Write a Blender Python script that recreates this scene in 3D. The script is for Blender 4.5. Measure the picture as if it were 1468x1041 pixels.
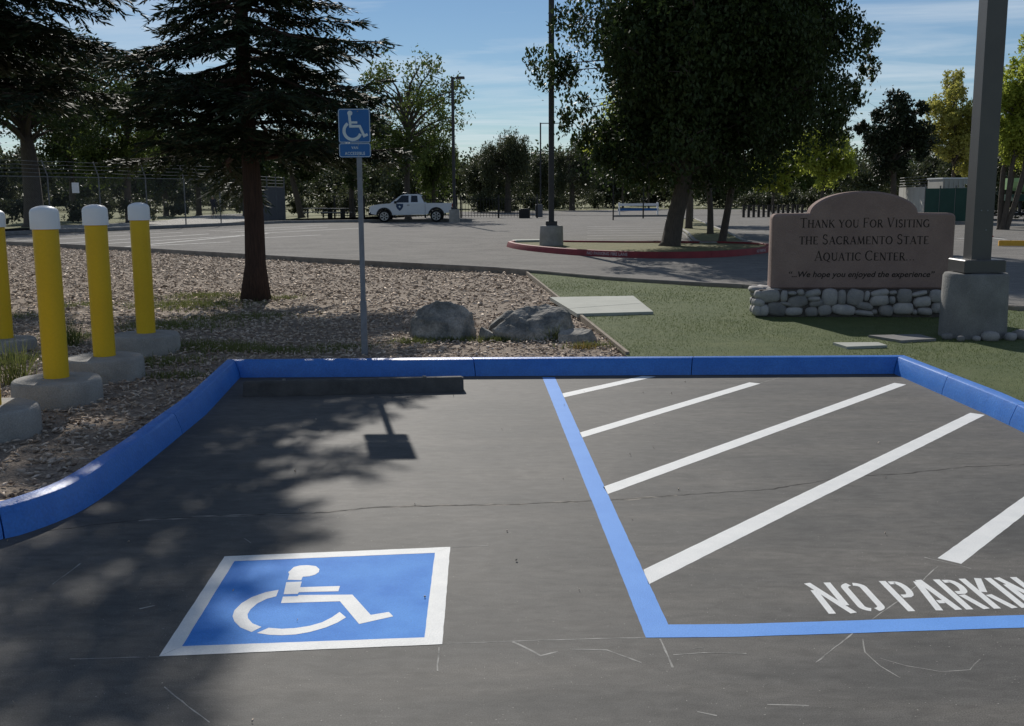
import bpy, bmesh, math, random
import numpy as np
from mathutils import Vector, Matrix, noise as mnoise

for o in list(bpy.data.objects):
    bpy.data.objects.remove(o)
SC = bpy.context.scene
COL = SC.collection
R = math.radians
rng = np.random.default_rng(7)
random.seed(7)

# ------------------------------------------------------------------ camera
W0, H0, F0 = 1468.0, 1041.0, 1500.0
CAMH, PITCH, ROLL = 1.63, math.atan(240.5/1500.0), 0.006
_R = Vector((1, 0, 0)); _F = Vector((0, math.cos(PITCH), -math.sin(PITCH))); _U = Vector((0, math.sin(PITCH), math.cos(PITCH)))
CR = _R*math.cos(ROLL) - _U*math.sin(ROLL)
CU = _U*math.cos(ROLL) + _R*math.sin(ROLL)
CF = _F
CP = Vector((0, 0, CAMH))
cd = bpy.data.cameras.new('camera'); cam = bpy.data.objects.new('camera', cd); COL.objects.link(cam)
cd.sensor_fit = 'HORIZONTAL'; cd.sensor_width = 36.0; cd.lens = 36.0*F0/W0
cd.clip_start = 0.05; cd.clip_end = 6000
m = Matrix.Identity(4)
for i in range(3):
    m[i][0] = CR[i]; m[i][1] = CU[i]; m[i][2] = -CF[i]; m[i][3] = CP[i]
cam.matrix_world = m
SC.camera = cam

def ray(x, y):
    return CF*F0 + CR*(x - W0/2) - CU*(y - H0/2)
def px(x, y, z=0.0):                      # pixel of the photograph -> point on the level z
    d = ray(x, y); t = (z - CAMH)/d.z
    return CP + d*t
def at(x, y, D):                          # pixel -> point at distance D along +Y
    d = ray(x, y); return CP + d*(D/d.y)

# ------------------------------------------------------------------ sky, sun, exposure
SUN_EL, SUN_AZ = R(32.0), R(-11.0)
wd = bpy.data.worlds.new('World'); SC.world = wd; wd.use_nodes = True
nt = wd.node_tree; nt.nodes.clear()
sky = nt.nodes.new('ShaderNodeTexSky'); sky.sky_type = 'NISHITA'; sky.sun_disc = False
sky.sun_elevation = SUN_EL; sky.sun_rotation = SUN_AZ
sky.air_density = 1.0; sky.dust_density = 0.0; sky.ozone_density = 4.5; sky.altitude = 300
tc = nt.nodes.new('ShaderNodeTexCoord')
# thin high cirrus: noise on a plane far above
sep = nt.nodes.new('ShaderNodeSeparateXYZ'); nt.links.new(tc.outputs['Generated'], sep.inputs[0])
mx = nt.nodes.new('ShaderNodeMath'); mx.operation = 'MAXIMUM'; mx.inputs[1].default_value = 0.03
nt.links.new(sep.outputs[2], mx.inputs[0])
dv = nt.nodes.new('ShaderNodeVectorMath'); dv.operation = 'DIVIDE'
cmb = nt.nodes.new('ShaderNodeCombineXYZ')
for k in range(3): nt.links.new(mx.outputs[0], cmb.inputs[k])
nt.links.new(tc.outputs['Generated'], dv.inputs[0]); nt.links.new(cmb.outputs[0], dv.inputs[1])
mp = nt.nodes.new('ShaderNodeMapping'); mp.inputs['Scale'].default_value = (0.22, 0.40, 1); mp.inputs['Rotation'].default_value = (0, 0, 0.5)
nt.links.new(dv.outputs[0], mp.inputs[0])
nz = nt.nodes.new('ShaderNodeTexNoise'); nz.inputs['Scale'].default_value = 1.5; nz.inputs['Detail'].default_value = 6; nz.inputs['Distortion'].default_value = 0.6; nz.inputs['Roughness'].default_value = 0.62
nt.links.new(mp.outputs[0], nz.inputs['Vector'])
rp = nt.nodes.new('ShaderNodeValToRGB'); rp.color_ramp.elements[0].position = 0.40; rp.color_ramp.elements[1].position = 0.72
rp.color_ramp.elements[1].color = (0.55, 0.55, 0.55, 1)
nt.links.new(nz.outputs['Fac'], rp.inputs[0])
mixc = nt.nodes.new('ShaderNodeMixRGB'); mixc.inputs[2].default_value = (11.0, 12.0, 12.8, 1)
nt.links.new(rp.outputs[0], mixc.inputs[0]); nt.links.new(sky.outputs[0], mixc.inputs[1])
bg = nt.nodes.new('ShaderNodeBackground'); bg.inputs[1].default_value = 0.066
out = nt.nodes.new('ShaderNodeOutputWorld')
nt.links.new(mixc.outputs[0], bg.inputs[0]); nt.links.new(bg.outputs[0], out.inputs[0])

sd = bpy.data.lights.new('sun', 'SUN'); so = bpy.data.objects.new('sun', sd); COL.objects.link(so)
sd.energy = 4.2; sd.angle = R(0.53); sd.color = (1.0, 0.95, 0.87)
SV = Vector((math.sin(SUN_AZ)*math.cos(SUN_EL), math.cos(SUN_AZ)*math.cos(SUN_EL), math.sin(SUN_EL)))
so.rotation_euler = SV.to_track_quat('Z', 'Y').to_euler(); so.location = (0, 0, 30)
SC.view_settings.view_transform = 'Standard'; SC.view_settings.look = 'None'
SC.view_settings.exposure = 0.0; SC.view_settings.gamma = 1.0; SC.view_settings.use_curve_mapping = False

# ------------------------------------------------------------------ materials
MATS = {}
def N(nt, t, **kw):
    n = nt.nodes.new(t)
    for k, v in kw.items(): setattr(n, k, v)
    return n
def mat(name, c1, c2=None, rough=0.8, scale=4.0, detail=5, bump=0.0, bscale=60.0, attr=0.0, objr=0.0, spec=0.35,
        transl=0.0, metal=0.0, stretch=None, ramp=(0.3, 0.7), fine=0.0, fscale=300, emit=None):
    if name in MATS: return MATS[name]
    if c2 is None: c2 = tuple(min(1, v*0.72) for v in c1)
    M = bpy.data.materials.new(name); M.use_nodes = True; t = M.node_tree; L = t.links
    b = t.nodes['Principled BSDF']; o = t.nodes['Material Output']
    geo = N(t, 'ShaderNodeNewGeometry')
    vec = geo.outputs['Position']
    if stretch:
        mpn = N(t, 'ShaderNodeMapping'); mpn.inputs['Scale'].default_value = stretch
        L.new(vec, mpn.inputs[0]); vec2 = mpn.outputs[0]
    else: vec2 = vec
    nz = N(t, 'ShaderNodeTexNoise'); nz.inputs['Scale'].default_value = scale; nz.inputs['Detail'].default_value = detail
    nz.inputs['Roughness'].default_value = 0.6
    L.new(vec2, nz.inputs['Vector'])
    mr = N(t, 'ShaderNodeMapRange'); mr.inputs[1].default_value = ramp[0]; mr.inputs[2].default_value = ramp[1]
    L.new(nz.outputs['Fac'], mr.inputs[0]); fac = mr.outputs[0]
    if attr > 0:
        a = N(t, 'ShaderNodeAttribute', attribute_name='rnd')
        mm = N(t, 'ShaderNodeMix'); mm.data_type = 'FLOAT'; mm.inputs[0].default_value = attr
        L.new(fac, mm.inputs[2]); L.new(a.outputs['Fac'], mm.inputs[3]); fac = mm.outputs[0]
    mix = N(t, 'ShaderNodeMixRGB'); mix.inputs[1].default_value = (*c1, 1); mix.inputs[2].default_value = (*c2, 1)
    L.new(fac, mix.inputs[0]); colr = mix.outputs[0]
    if fine > 0:
        n2 = N(t, 'ShaderNodeTexNoise'); n2.inputs['Scale'].default_value = fscale; n2.inputs['Detail'].default_value = 2
        L.new(vec, n2.inputs['Vector'])
        m2 = N(t, 'ShaderNodeMapRange'); m2.inputs[1].default_value = 0.3; m2.inputs[2].default_value = 0.7
        m2.inputs[3].default_value = 1-fine; m2.inputs[4].default_value = 1+fine
        L.new(n2.outputs['Fac'], m2.inputs[0])
        vm = N(t, 'ShaderNodeVectorMath', operation='SCALE'); L.new(colr, vm.inputs[0]); L.new(m2.outputs[0], vm.inputs['Scale']); colr = vm.outputs[0]
    if objr > 0:
        oi = N(t, 'ShaderNodeObjectInfo')
        m3 = N(t, 'ShaderNodeMapRange'); m3.inputs[3].default_value = 1-objr; m3.inputs[4].default_value = 1+objr
        L.new(oi.outputs['Random'], m3.inputs[0])
        vm = N(t, 'ShaderNodeVectorMath', operation='SCALE'); L.new(colr, vm.inputs[0]); L.new(m3.outputs[0], vm.inputs['Scale']); colr = vm.outputs[0]
    L.new(colr, b.inputs['Base Color'])
    b.inputs['Roughness'].default_value = rough; b.inputs['Specular IOR Level'].default_value = spec; b.inputs['Metallic'].default_value = metal
    if bump > 0:
        n3 = N(t, 'ShaderNodeTexNoise'); n3.inputs['Scale'].default_value = bscale; n3.inputs['Detail'].default_value = 4
        L.new(vec2, n3.inputs['Vector'])
        bp = N(t, 'ShaderNodeBump'); bp.inputs['Strength'].default_value = bump; bp.inputs['Distance'].default_value = 0.02
        L.new(n3.outputs['Fac'], bp.inputs['Height']); L.new(bp.outputs[0], b.inputs['Normal'])
    if transl > 0:
        tr = N(t, 'ShaderNodeBsdfTranslucent'); L.new(colr, tr.inputs[0])
        ms = N(t, 'ShaderNodeMixShader'); ms.inputs[0].default_value = transl
        L.new(b.outputs[0], ms.inputs[1]); L.new(tr.outputs[0], ms.inputs[2]); L.new(ms.outputs[0], o.inputs[0])
    MATS[name] = M
    return M

def asphalt(name, base, light, patch=0.35, worn=(0.5, 0.47, 0.42), spec=0.3, rough=0.74):
    M = bpy.data.materials.new(name); M.use_nodes = True; t = M.node_tree; L = t.links
    b = t.nodes['Principled BSDF']; geo = N(t, 'ShaderNodeNewGeometry'); P = geo.outputs['Position']
    def noi(scale, detail=4, st=None, rough=0.6, dist=0.0):
        v = P
        if st:
            mpn = N(t, 'ShaderNodeMapping'); mpn.inputs['Scale'].default_value = st; mpn.inputs['Rotation'].default_value = (0, 0, 0.15); L.new(P, mpn.inputs[0]); v = mpn.outputs[0]
        n = N(t, 'ShaderNodeTexNoise'); n.inputs['Scale'].default_value = scale; n.inputs['Detail'].default_value = detail
        n.inputs['Roughness'].default_value = rough; n.inputs['Distortion'].default_value = dist
        L.new(v, n.inputs['Vector']); return n.outputs['Fac']
    def rng_(f, a, b_, lo=0.0, hi=1.0):
        r = N(t, 'ShaderNodeMapRange'); r.inputs[1].default_value = a; r.inputs[2].default_value = b_; r.inputs[3].default_value = lo; r.inputs[4].default_value = hi
        L.new(f, r.inputs[0]); return r.outputs[0]
    def mixc(f, a, b_):
        mm = N(t, 'ShaderNodeMixRGB'); L.new(f, mm.inputs[0])
        for k, v in ((1, a), (2, b_)):
            if isinstance(v, tuple): mm.inputs[k].default_value = (*v, 1)
            else: L.new(v, mm.inputs[k])
        return mm.outputs[0]
    c = mixc(rng_(noi(0.75, 7, dist=0.8), 0.36, 0.66), base, light)
    c = mixc(rng_(noi(1.0, 6, st=(0.5, 3.0, 1)), 0.5, 0.8, 0, patch), c, worn)            # sweep streaks, dust
    c = mixc(rng_(noi(7.0, 5, st=(0.35, 1.6, 1), dist=0.6), 0.52, 0.72, 0, 0.30), c, tuple(v*0.55 for v in base))
    c = mixc(rng_(noi(2.6, 5, dist=1.0), 0.55, 0.75, 0, 0.4), c, tuple(v*0.6 for v in base))
    md = rng_(noi(16, 4, st=(0.6, 1.3, 1), dist=0.5), 0.3, 0.7, 0.80, 1.20)
    vm0 = N(t, 'ShaderNodeVectorMath', operation='SCALE'); L.new(c, vm0.inputs[0]); L.new(md, vm0.inputs['Scale']); c = vm0.outputs[0]
    sp = rng_(noi(210, 3), 0.28, 0.72, 0.55, 1.45)
    vm = N(t, 'ShaderNodeVectorMath', operation='SCALE'); L.new(c, vm.inputs[0]); L.new(sp, vm.inputs['Scale'])
    c = vm.outputs[0]
    c = mixc(rng_(noi(95, 1), 0.735, 0.78, 0, 0.8), c, (0.42, 0.40, 0.36))                # light grit
    L.new(c, b.inputs['Base Color'])
    b.inputs['Roughness'].default_value = rough; b.inputs['Specular IOR Level'].default_value = spec
    bp = N(t, 'ShaderNodeBump'); bp.inputs['Strength'].default_value = 0.22; bp.inputs['Distance'].default_value = 0.004
    L.new(noi(140, 3), bp.inputs['Height']); L.new(bp.outputs[0], b.inputs['Normal'])
    MATS[name] = M; return M

M_ASPH = asphalt('asphalt_sealed', (0.070, 0.069, 0.066), (0.112, 0.106, 0.097), 0.55, (0.165, 0.150, 0.130))
M_LOT = asphalt('asphalt_worn', (0.165, 0.157, 0.146), (0.215, 0.203, 0.188), 0.6, (0.31, 0.29, 0.262), spec=0.1, rough=0.95)
M_GROUND = mat('dry_grass_ground', (0.20, 0.19, 0.075), (0.115, 0.13, 0.045), rough=0.95, scale=0.35, bump=0.5, bscale=8, fine=0.3, fscale=14)
M_MULCH = mat('mulch_bed', (0.20, 0.155, 0.118), (0.30, 0.24, 0.185), rough=0.95, scale=7, bump=1.0, bscale=45, fine=0.5, fscale=60)
M_CHIP = mat('mulch_chip', (0.20, 0.14, 0.10), (0.80, 0.68, 0.56), rough=0.85, scale=1.5, attr=0.85, spec=0.2)
M_TURF = mat('turf_mat', (0.075, 0.105, 0.032), (0.11, 0.135, 0.045), rough=0.9, scale=3, bump=0.8, bscale=120, fine=0.4, fscale=110)
M_BLADE = mat('turf_blade', (0.08, 0.12, 0.035), (0.17, 0.20, 0.075), rough=0.6, scale=1.2, attr=0.6, transl=0.3)
M_WEED = mat('weed_blade', (0.085, 0.125, 0.032), (0.23, 0.23, 0.08), rough=0.7, scale=2, attr=0.6, transl=0.35)
M_KERB = mat('blue_kerb_paint', (0.022, 0.155, 0.55), (0.042, 0.205, 0.63), rough=0.42, spec=0.55, scale=6, bump=0.12, bscale=55, fine=0.12, fscale=70)
M_BLUE = mat('blue_line_paint', (0.15, 0.36, 0.82), (0.125, 0.32, 0.77), rough=0.7, spec=0.2, scale=5, bump=0.15, bscale=160, fine=0.1, fscale=220)
M_PANEL = mat('blue_panel_paint', (0.045, 0.22, 0.66), (0.085, 0.30, 0.76), rough=0.75, spec=0.15, scale=3.5, bump=0.15, bscale=160, fine=0.12, fscale=180, ramp=(0.35, 0.62))
M_WHITE = mat('white_road_paint', (0.80, 0.80, 0.78), (0.70, 0.71, 0.70), rough=0.65, scale=9, bump=0.2, bscale=160, fine=0.07, fscale=200)
M_FADED = mat('faded_white_paint', (0.72, 0.71, 0.68), (0.48, 0.465, 0.44), rough=0.8, scale=3)
M_CHALK = mat('chalk_line', (0.44, 0.43, 0.40), (0.16, 0.155, 0.145), rough=0.9, scale=14, ramp=(0.35, 0.65))
M_CRACK = mat('crack_dark', (0.02, 0.019, 0.018), (0.04, 0.037, 0.034), rough=1.0, scale=15)
M_CRACKL = mat('crack_edge', (0.30, 0.275, 0.24), (0.12, 0.115, 0.105), rough=1.0, scale=12, ramp=(0.42, 0.62))
M_CONC = mat('concrete', (0.36, 0.345, 0.32), (0.25, 0.24, 0.225), rough=0.9, scale=5, bump=0.35, bscale=50, fine=0.15, fscale=120)
M_CONCD = mat('concrete_weathered', (0.25, 0.245, 0.235), (0.16, 0.155, 0.15), rough=0.9, scale=4, bump=0.3, bscale=60, fine=0.15, fscale=110)
M_SLAB = mat('pale_slab', (0.42, 0.43, 0.38), (0.34, 0.35, 0.31), rough=0.85, scale=3, bump=0.15, bscale=70, fine=0.08)
M_KERBC = mat('kerb_concrete', (0.30, 0.27, 0.235), (0.17, 0.15, 0.13), rough=0.9, scale=3, bump=0.3, bscale=50)
M_REDK = mat('red_kerb_paint', (0.26, 0.035, 0.04), (0.18, 0.025, 0.03), rough=0.7, scale=4, bump=0.2)
M_STOPD = mat('wheel_stop_dark', (0.055, 0.053, 0.052), (0.10, 0.095, 0.09), rough=0.85, scale=7, bump=0.4, bscale=70)
M_YEL = mat('yellow_sleeve', (0.72, 0.47, 0.012), (0.66, 0.42, 0.012), rough=0.38, scale=2, fine=0.03, fscale=60)
M_CAP = mat('white_cap', (0.80, 0.81, 0.82), (0.74, 0.75, 0.76), rough=0.4, scale=6)
M_YSTOP = mat('yellow_stop', (0.75, 0.42, 0.05), (0.62, 0.33, 0.04), rough=0.7, scale=5)
M_GALV = mat('galvanised', (0.24, 0.25, 0.27), (0.17, 0.18, 0.20), rough=0.5, scale=14, spec=0.5)
M_POLED = mat('dark_bronze_pole', (0.022, 0.022, 0.026), (0.030, 0.030, 0.034), rough=0.55, scale=3, spec=0.5)
M_POLEG = mat('grey_brown_pole', (0.085, 0.082, 0.078), (0.07, 0.068, 0.066), rough=0.45, scale=3, spec=0.5)
M_SIGNB = mat('sign_blue', (0.012, 0.11, 0.33), (0.016, 0.13, 0.36), rough=0.4, scale=5)
M_SIGNW = mat('sign_white', (0.62, 0.70, 0.72), (0.55, 0.62, 0.64), rough=0.45, scale=12)
M_STUCCO = mat('pink_stucco', (0.30, 0.215, 0.185), (0.235, 0.165, 0.145), rough=0.95, scale=3.5, bump=0.4, bscale=90, fine=0.1, fscale=120)
M_LETTER = mat('sign_letter_dark', (0.022, 0.016, 0.015), (0.035, 0.027, 0.024), rough=0.9, scale=20)
M_MORTAR = mat('mortar_dark', (0.13, 0.115, 0.105), (0.08, 0.072, 0.065), rough=1, scale=20, bump=0.6)
M_COBBLE = mat('river_cobble', (0.36, 0.335, 0.31), (0.24, 0.235, 0.235), rough=0.8, scale=9, objr=0.35, bump=0.25, bscale=60, fine=0.1, fscale=90)
M_ROCK = mat('granite_boulder', (0.34, 0.315, 0.28), (0.12, 0.122, 0.115), rough=0.9, scale=4.5, detail=9, bump=0.9, bscale=22, fine=0.25, fscale=60, ramp=(0.38, 0.62))
M_BARKR = mat('redwood_bark', (0.075, 0.043, 0.032), (0.032, 0.02, 0.016), rough=0.95, scale=8, stretch=(6, 6, 0.5), bump=1.0, bscale=12)
M_BARKG = mat('grey_bark', (0.115, 0.095, 0.078), (0.06, 0.05, 0.042), rough=0.95, scale=5, stretch=(5, 5, 1), bump=1.0, bscale=10)
M_NEEDLE = mat('redwood_needles', (0.014, 0.026, 0.011), (0.034, 0.050, 0.022), rough=0.65, scale=1.2, attr=0.6, transl=0.12, spec=0.3)
M_WIRE = mat('fence_wire', (0.17, 0.175, 0.18), rough=0.6, spec=0.4)
M_SLATF = mat('grey_slat', (0.12, 0.125, 0.14), (0.09, 0.095, 0.11), rough=0.6)
M_BLACK = mat('black_iron', (0.012, 0.012, 0.014), rough=0.5)
M_RUBBER = mat('rubber', (0.014, 0.014, 0.015), rough=0.85)
M_TRUCK = mat('truck_white', (0.66, 0.69, 0.72), (0.62, 0.65, 0.69), rough=0.25, spec=0.5)
M_GLASS = mat('dark_glass', (0.015, 0.02, 0.026), rough=0.08, spec=0.6)
M_RIM = mat('rim_silver', (0.42, 0.42, 0.43), rough=0.35, metal=0.7)
M_REDL = mat('red_lens', (0.28, 0.015, 0.015), rough=0.25)
M_LENS = mat('clear_lens', (0.6, 0.6, 0.58), rough=0.15)
M_BADGE = mat('badge_blue', (0.015, 0.05, 0.13), rough=0.4)
M_CONE = mat('cone_orange', (0.62, 0.075, 0.03), rough=0.6)
M_WOOD = mat('edging_wood', (0.30, 0.25, 0.19), (0.19, 0.155, 0.12), rough=0.9, scale=6, bump=0.3)
M_BUILD = mat('container_beige', (0.46, 0.45, 0.41), (0.40, 0.39, 0.35), rough=0.8, scale=2)
M_GSCREEN = mat('green_screen', (0.012, 0.05, 0.038), (0.018, 0.065, 0.05), rough=0.8, scale=1.5)
M_BOATG = mat('boat_green', (0.42, 0.62, 0.30), (0.34, 0.52, 0.25), rough=0.4)
M_PATH = mat('path_concrete', (0.42, 0.40, 0.36), (0.34, 0.32, 0.29), rough=0.9, scale=2)
M_SKIN = mat('skin', (0.42, 0.26, 0.19), rough=0.6)
M_CLOTHD = mat('dark_cloth', (0.025, 0.028, 0.04), rough=0.9)
M_CLOTHG = mat('grey_cloth', (0.10, 0.10, 0.105), rough=0.9)
M_CLOTHW = mat('white_cloth', (0.68, 0.68, 0.66), rough=0.9)
M_HAIR = mat('hair_dark', (0.02, 0.015, 0.012), rough=0.8)
M_HILL = mat('hill_scrub', (0.05, 0.065, 0.05), (0.085, 0.10, 0.065), rough=1, scale=0.06)

# ------------------------------------------------------------------ mesh helpers
class MB:
    def __init__(s): s.v = []; s.f = []
    def add(s, vs, fs):
        n = len(s.v); s.v += [tuple(v) for v in vs]; s.f += [tuple(i+n for i in f) for f in fs]; return s
    def box(s, c, d, rz=0.0, taper=1.0):
        hx, hy, hz = d[0]/2, d[1]/2, d[2]/2; ca, sa = math.cos(rz), math.sin(rz); vs = []
        for z in (-1, 1):
            k = taper if z > 0 else 1.0
            for x, y in ((-1, -1), (1, -1), (1, 1), (-1, 1)):
                X, Y = x*hx*k, y*hy*k
                vs.append((c[0]+X*ca-Y*sa, c[1]+X*sa+Y*ca, c[2]+z*hz))
        return s.add(vs, [(3, 2, 1, 0), (4, 5, 6, 7), (0, 1, 5, 4), (1, 2, 6, 5), (2, 3, 7, 6), (3, 0, 4, 7)])
    def bbox(s, c, d, rz=0.0, b=0.02):       # box with chamfered vertical and top edges
        hx, hy = d[0]/2, d[1]/2; pts = [(-hx+b, -hy), (hx-b, -hy), (hx, -hy+b), (hx, hy-b), (hx-b, hy), (-hx+b, hy), (-hx, hy-b), (-hx, -hy+b)]
        z0, z1 = c[2]-d[2]/2, c[2]+d[2]/2; ca, sa = math.cos(rz), math.sin(rz)
        rings = [(1, z0), (1, z1-b), ((hx-b)/hx, z1)]
        vs = []
        for k, z in rings: vs += [(c[0]+(x*k)*ca-(y*k)*sa, c[1]+(x*k)*sa+(y*k)*ca, z) for x, y in pts]
        fs = [tuple(range(7, -1, -1)), tuple(range(16, 24))]
        for r in range(2):
            for i in range(8): fs.append((r*8+i, r*8+(i+1) % 8, r*8+8+(i+1) % 8, r*8+8+i))
        return s.add(vs, fs)
    def lathe(s, c, prof, n=24, wob=0.0, seed=0):       # prof: (r,z) bottom to top
        vs = []; fs = []; rr = random.Random(seed); w = [1+rr.uniform(-wob, wob) for _ in range(n)]
        for r, z in prof:
            vs += [(c[0]+r*w[i]*math.cos(2*math.pi*i/n), c[1]+r*w[i]*math.sin(2*math.pi*i/n), c[2]+z) for i in range(n)]
        for k in range(len(prof)-1):
            for i in range(n): fs.append((k*n+i, k*n+(i+1) % n, k*n+n+(i+1) % n, k*n+n+i))
        fs.append(tuple(range(n-1, -1, -1))); fs.append(tuple((len(prof)-1)*n+i for i in range(n)))
        return s.add(vs, fs)
    def tube(s, pts, rad, n=6, caps=True):
        pts = [Vector(p) for p in pts]
        if not hasattr(rad, '__len__'): rad = [rad]*len(pts)
        vs = []; fs = []; prev = None
        for i, p in enumerate(pts):
            d = (pts[min(i+1, len(pts)-1)] - pts[max(i-1, 0)]).normalized()
            a = prev if prev else (Vector((1, 0, 0)) if abs(d.x) < 0.8 else Vector((0, 1, 0)))
            u = (a - d*a.dot(d)).normalized(); w = d.cross(u); prev = u
            for k in range(n):
                t = 2*math.pi*k/n; vs.append(p + (u*math.cos(t) + w*math.sin(t))*rad[i])
        for i in range(len(pts)-1):
            for k in range(n): fs.append((i*n+k, i*n+(k+1) % n, i*n+n+(k+1) % n, i*n+n+k))
        if caps: fs.append(tuple(range(n-1, -1, -1))); fs.append(tuple((len(pts)-1)*n+k for k in range(n)))
        return s.add(vs, fs)
    def cyl(s, a, b, r, n=12): return s.tube([a, b], r, n)
    def prism(s, poly, fn0, fn1):             # poly of 2-D points, fn maps (u,v)->3-D on the two faces
        n = len(poly); vs = [fn0(u, v) for u, v in poly] + [fn1(u, v) for u, v in poly]
        fs = [tuple(range(n)), tuple(range(2*n-1, n-1, -1))]
        for i in range(n): fs.append((i, i+n, (i+1) % n + n, (i+1) % n))
        return s.add(vs, fs)
    def ribbon(s, pts, w, fn):                # flat stroke in 2-D, fn maps to 3-D
        P = [Vector(p) for p in pts]; L_ = []; R_ = []
        ww = w if hasattr(w, '__len__') else [w]*len(P)
        closed = (P[0]-P[-1]).length < 1e-6
        for i, p in enumerate(P):
            a = P[i-1] if i > 0 else (P[-2] if closed else None); b = P[i+1] if i < len(P)-1 else (P[1] if closed else None)
            d1 = (p-a).normalized() if a is not None else (b-p).normalized(); d2 = (b-p).normalized() if b is not None else d1
            t = (d1+d2).normalized(); nn = Vector((-t.y, t.x)); k = 1/max(0.5, nn.dot(Vector((-d1.y, d1.x))))
            L_.append(p+nn*ww[i]/2*k); R_.append(p-nn*ww[i]/2*k)
        n = len(P); vs = [fn(q.x, q.y) for q in L_] + [fn(q.x, q.y) for q in R_]
        return s.add(vs, [(i+n, i+1+n, i+1, i) for i in range(n-1)])
    def build(s, name, mt, parent=None, smooth=False, sharp=None, recalc=True, loc=None):
        me = bpy.data.meshes.new(name)
        if parent is not None:
            p = parent
            while p.parent is not None: p = p.parent
            o0 = Vector(p.location); inv = Matrix.Rotation(-p.rotation_euler.z, 3, 'Z')
            vs = [inv @ (Vector(v)-o0) for v in s.v]
        else:
            if loc is None:
                A = np.array([tuple(v) for v in s.v]); lo, hi = A.min(0), A.max(0)
                loc = Vector(((lo[0]+hi[0])/2, (lo[1]+hi[1])/2, lo[2]))
            loc = Vector(loc); vs = [Vector(v)-loc for v in s.v]
        me.from_pydata([tuple(v) for v in vs], [], s.f)
        if recalc:
            bm = bmesh.new(); bm.from_mesh(me); bmesh.ops.recalc_face_normals(bm, faces=bm.faces); bm.to_mesh(me); bm.free()
        me.materials.append(mt)
        if smooth:
            me.polygons.foreach_set('use_smooth', [True]*len(me.polygons))
            if sharp: me.set_sharp_from_angle(angle=R(sharp))
        o = bpy.data.objects.new(name, me); COL.objects.link(o)
        if parent is not None: o.parent = parent
        else: o.location = loc
        return o

def npmesh(name, V, Q, mt, parent=None, rnd=None, loc=(0, 0, 0), smooth=False):
    me = bpy.data.meshes.new(name); V = np.asarray(V, dtype=np.float32) - np.asarray(loc, dtype=np.float32); Q = np.asarray(Q, dtype=np.int32)
    k = Q.shape[1]
    me.vertices.add(len(V)); me.vertices.foreach_set('co', V.ravel())
    me.loops.add(Q.size); me.loops.foreach_set('vertex_index', Q.ravel())
    me.polygons.add(len(Q)); me.polygons.foreach_set('loop_start', np.arange(0, Q.size, k, dtype=np.int32))
    me.update(calc_edges=True); me.validate()
    if rnd is not None:
        a = me.attributes.new('rnd', 'FLOAT', 'FACE'); a.data.foreach_set('value', np.asarray(rnd, dtype=np.float32))
    if smooth: me.polygons.foreach_set('use_smooth', [True]*len(Q))
    me.materials.append(mt)
    o = bpy.data.objects.new(name, me); COL.objects.link(o)
    if parent is not None: o.parent = parent
    else: o.location = loc
    return o

def tag(o, label=None, cat=None, group=None, kind=None):
    if label: o['label'] = label
    if cat: o['category'] = cat
    if group: o['group'] = group
    if kind: o['kind'] = kind
    return o
def thing(name, label, cat, loc, group=None, rz=0.0, kind=None):
    o = bpy.data.objects.new(name, None); COL.objects.link(o); o.location = loc; o.rotation_euler = (0, 0, rz)
    o.empty_display_size = 0.2
    return tag(o, label, cat, group, kind)
def copy_tree(o, parent=None):
    c = o.copy(); COL.objects.link(c)
    if parent is not None: c.parent = parent
    for ch in list(o.children): copy_tree(ch, c)
    return c

def text_mesh(body, size, fn, sx=1.0, shear=0.0, offset=0.0, align='CENTER', spacing=1.0):
    cu = bpy.data.curves.new('t', 'FONT'); cu.body = body; cu.size = size; cu.shear = shear; cu.offset = offset
    cu.align_x = align; cu.space_character = spacing; cu.resolution_u = 3
    o = bpy.data.objects.new('t', cu); COL.objects.link(o)
    dg = bpy.context.evaluated_depsgraph_get(); dg.update()
    me = bpy.data.meshes.new_from_object(o.evaluated_get(dg))
    mb = MB(); mb.add([fn(v.co.x*sx, v.co.y) for v in me.vertices], [tuple(p.vertices) for p in me.polygons])
    bpy.data.objects.remove(o); bpy.data.meshes.remove(me); bpy.data.curves.remove(cu)
    return mb

def polysheet(name, poly, zf, mt, cell=0.0, parent=None):
    bm = bmesh.new(); vs = [bm.verts.new((p[0], p[1], 0)) for p in poly]; bm.faces.new(vs)
    if cell > 0:
        A = np.array([(p[0], p[1]) for p in poly]); lo, hi = A.min(0), A.max(0)
        for ax in (0, 1):
            c = lo[ax]+cell
            while c < hi[ax]:
                co = [0, 0, 0]; co[ax] = c; no = [0, 0, 0]; no[ax] = 1
                bmesh.ops.bisect_plane(bm, geom=bm.verts[:]+bm.edges[:]+bm.faces[:], plane_co=co, plane_no=no)
                c += cell
    bmesh.ops.triangulate(bm, faces=bm.faces[:])
    for v in bm.verts: v.co.z = zf(v.co.x, v.co.y)
    bmesh.ops.recalc_face_normals(bm, faces=bm.faces)
    if sum(f.normal.z for f in bm.faces) < 0: bmesh.ops.reverse_faces(bm, faces=bm.faces[:])
    me = bpy.data.meshes.new(name); bm.to_mesh(me); bm.free(); me.materials.append(mt)
    if cell > 0: me.polygons.foreach_set('use_smooth', [True]*len(me.polygons))
    o = bpy.data.objects.new(name, me); COL.objects.link(o)
    if parent: o.parent = parent
    return o

def inside(P, poly):
    x, y = P[:, 0], P[:, 1]; c = np.zeros(len(P), bool); n = len(poly); j = n-1
    for i in range(n):
        xi, yi, xj, yj = poly[i][0], poly[i][1], poly[j][0], poly[j][1]
        if yi != yj:
            t = ((yi > y) != (yj > y)) & (x < (xj-xi)*(y-yi)/(yj-yi)+xi); c ^= t
        j = i
    return c

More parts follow.
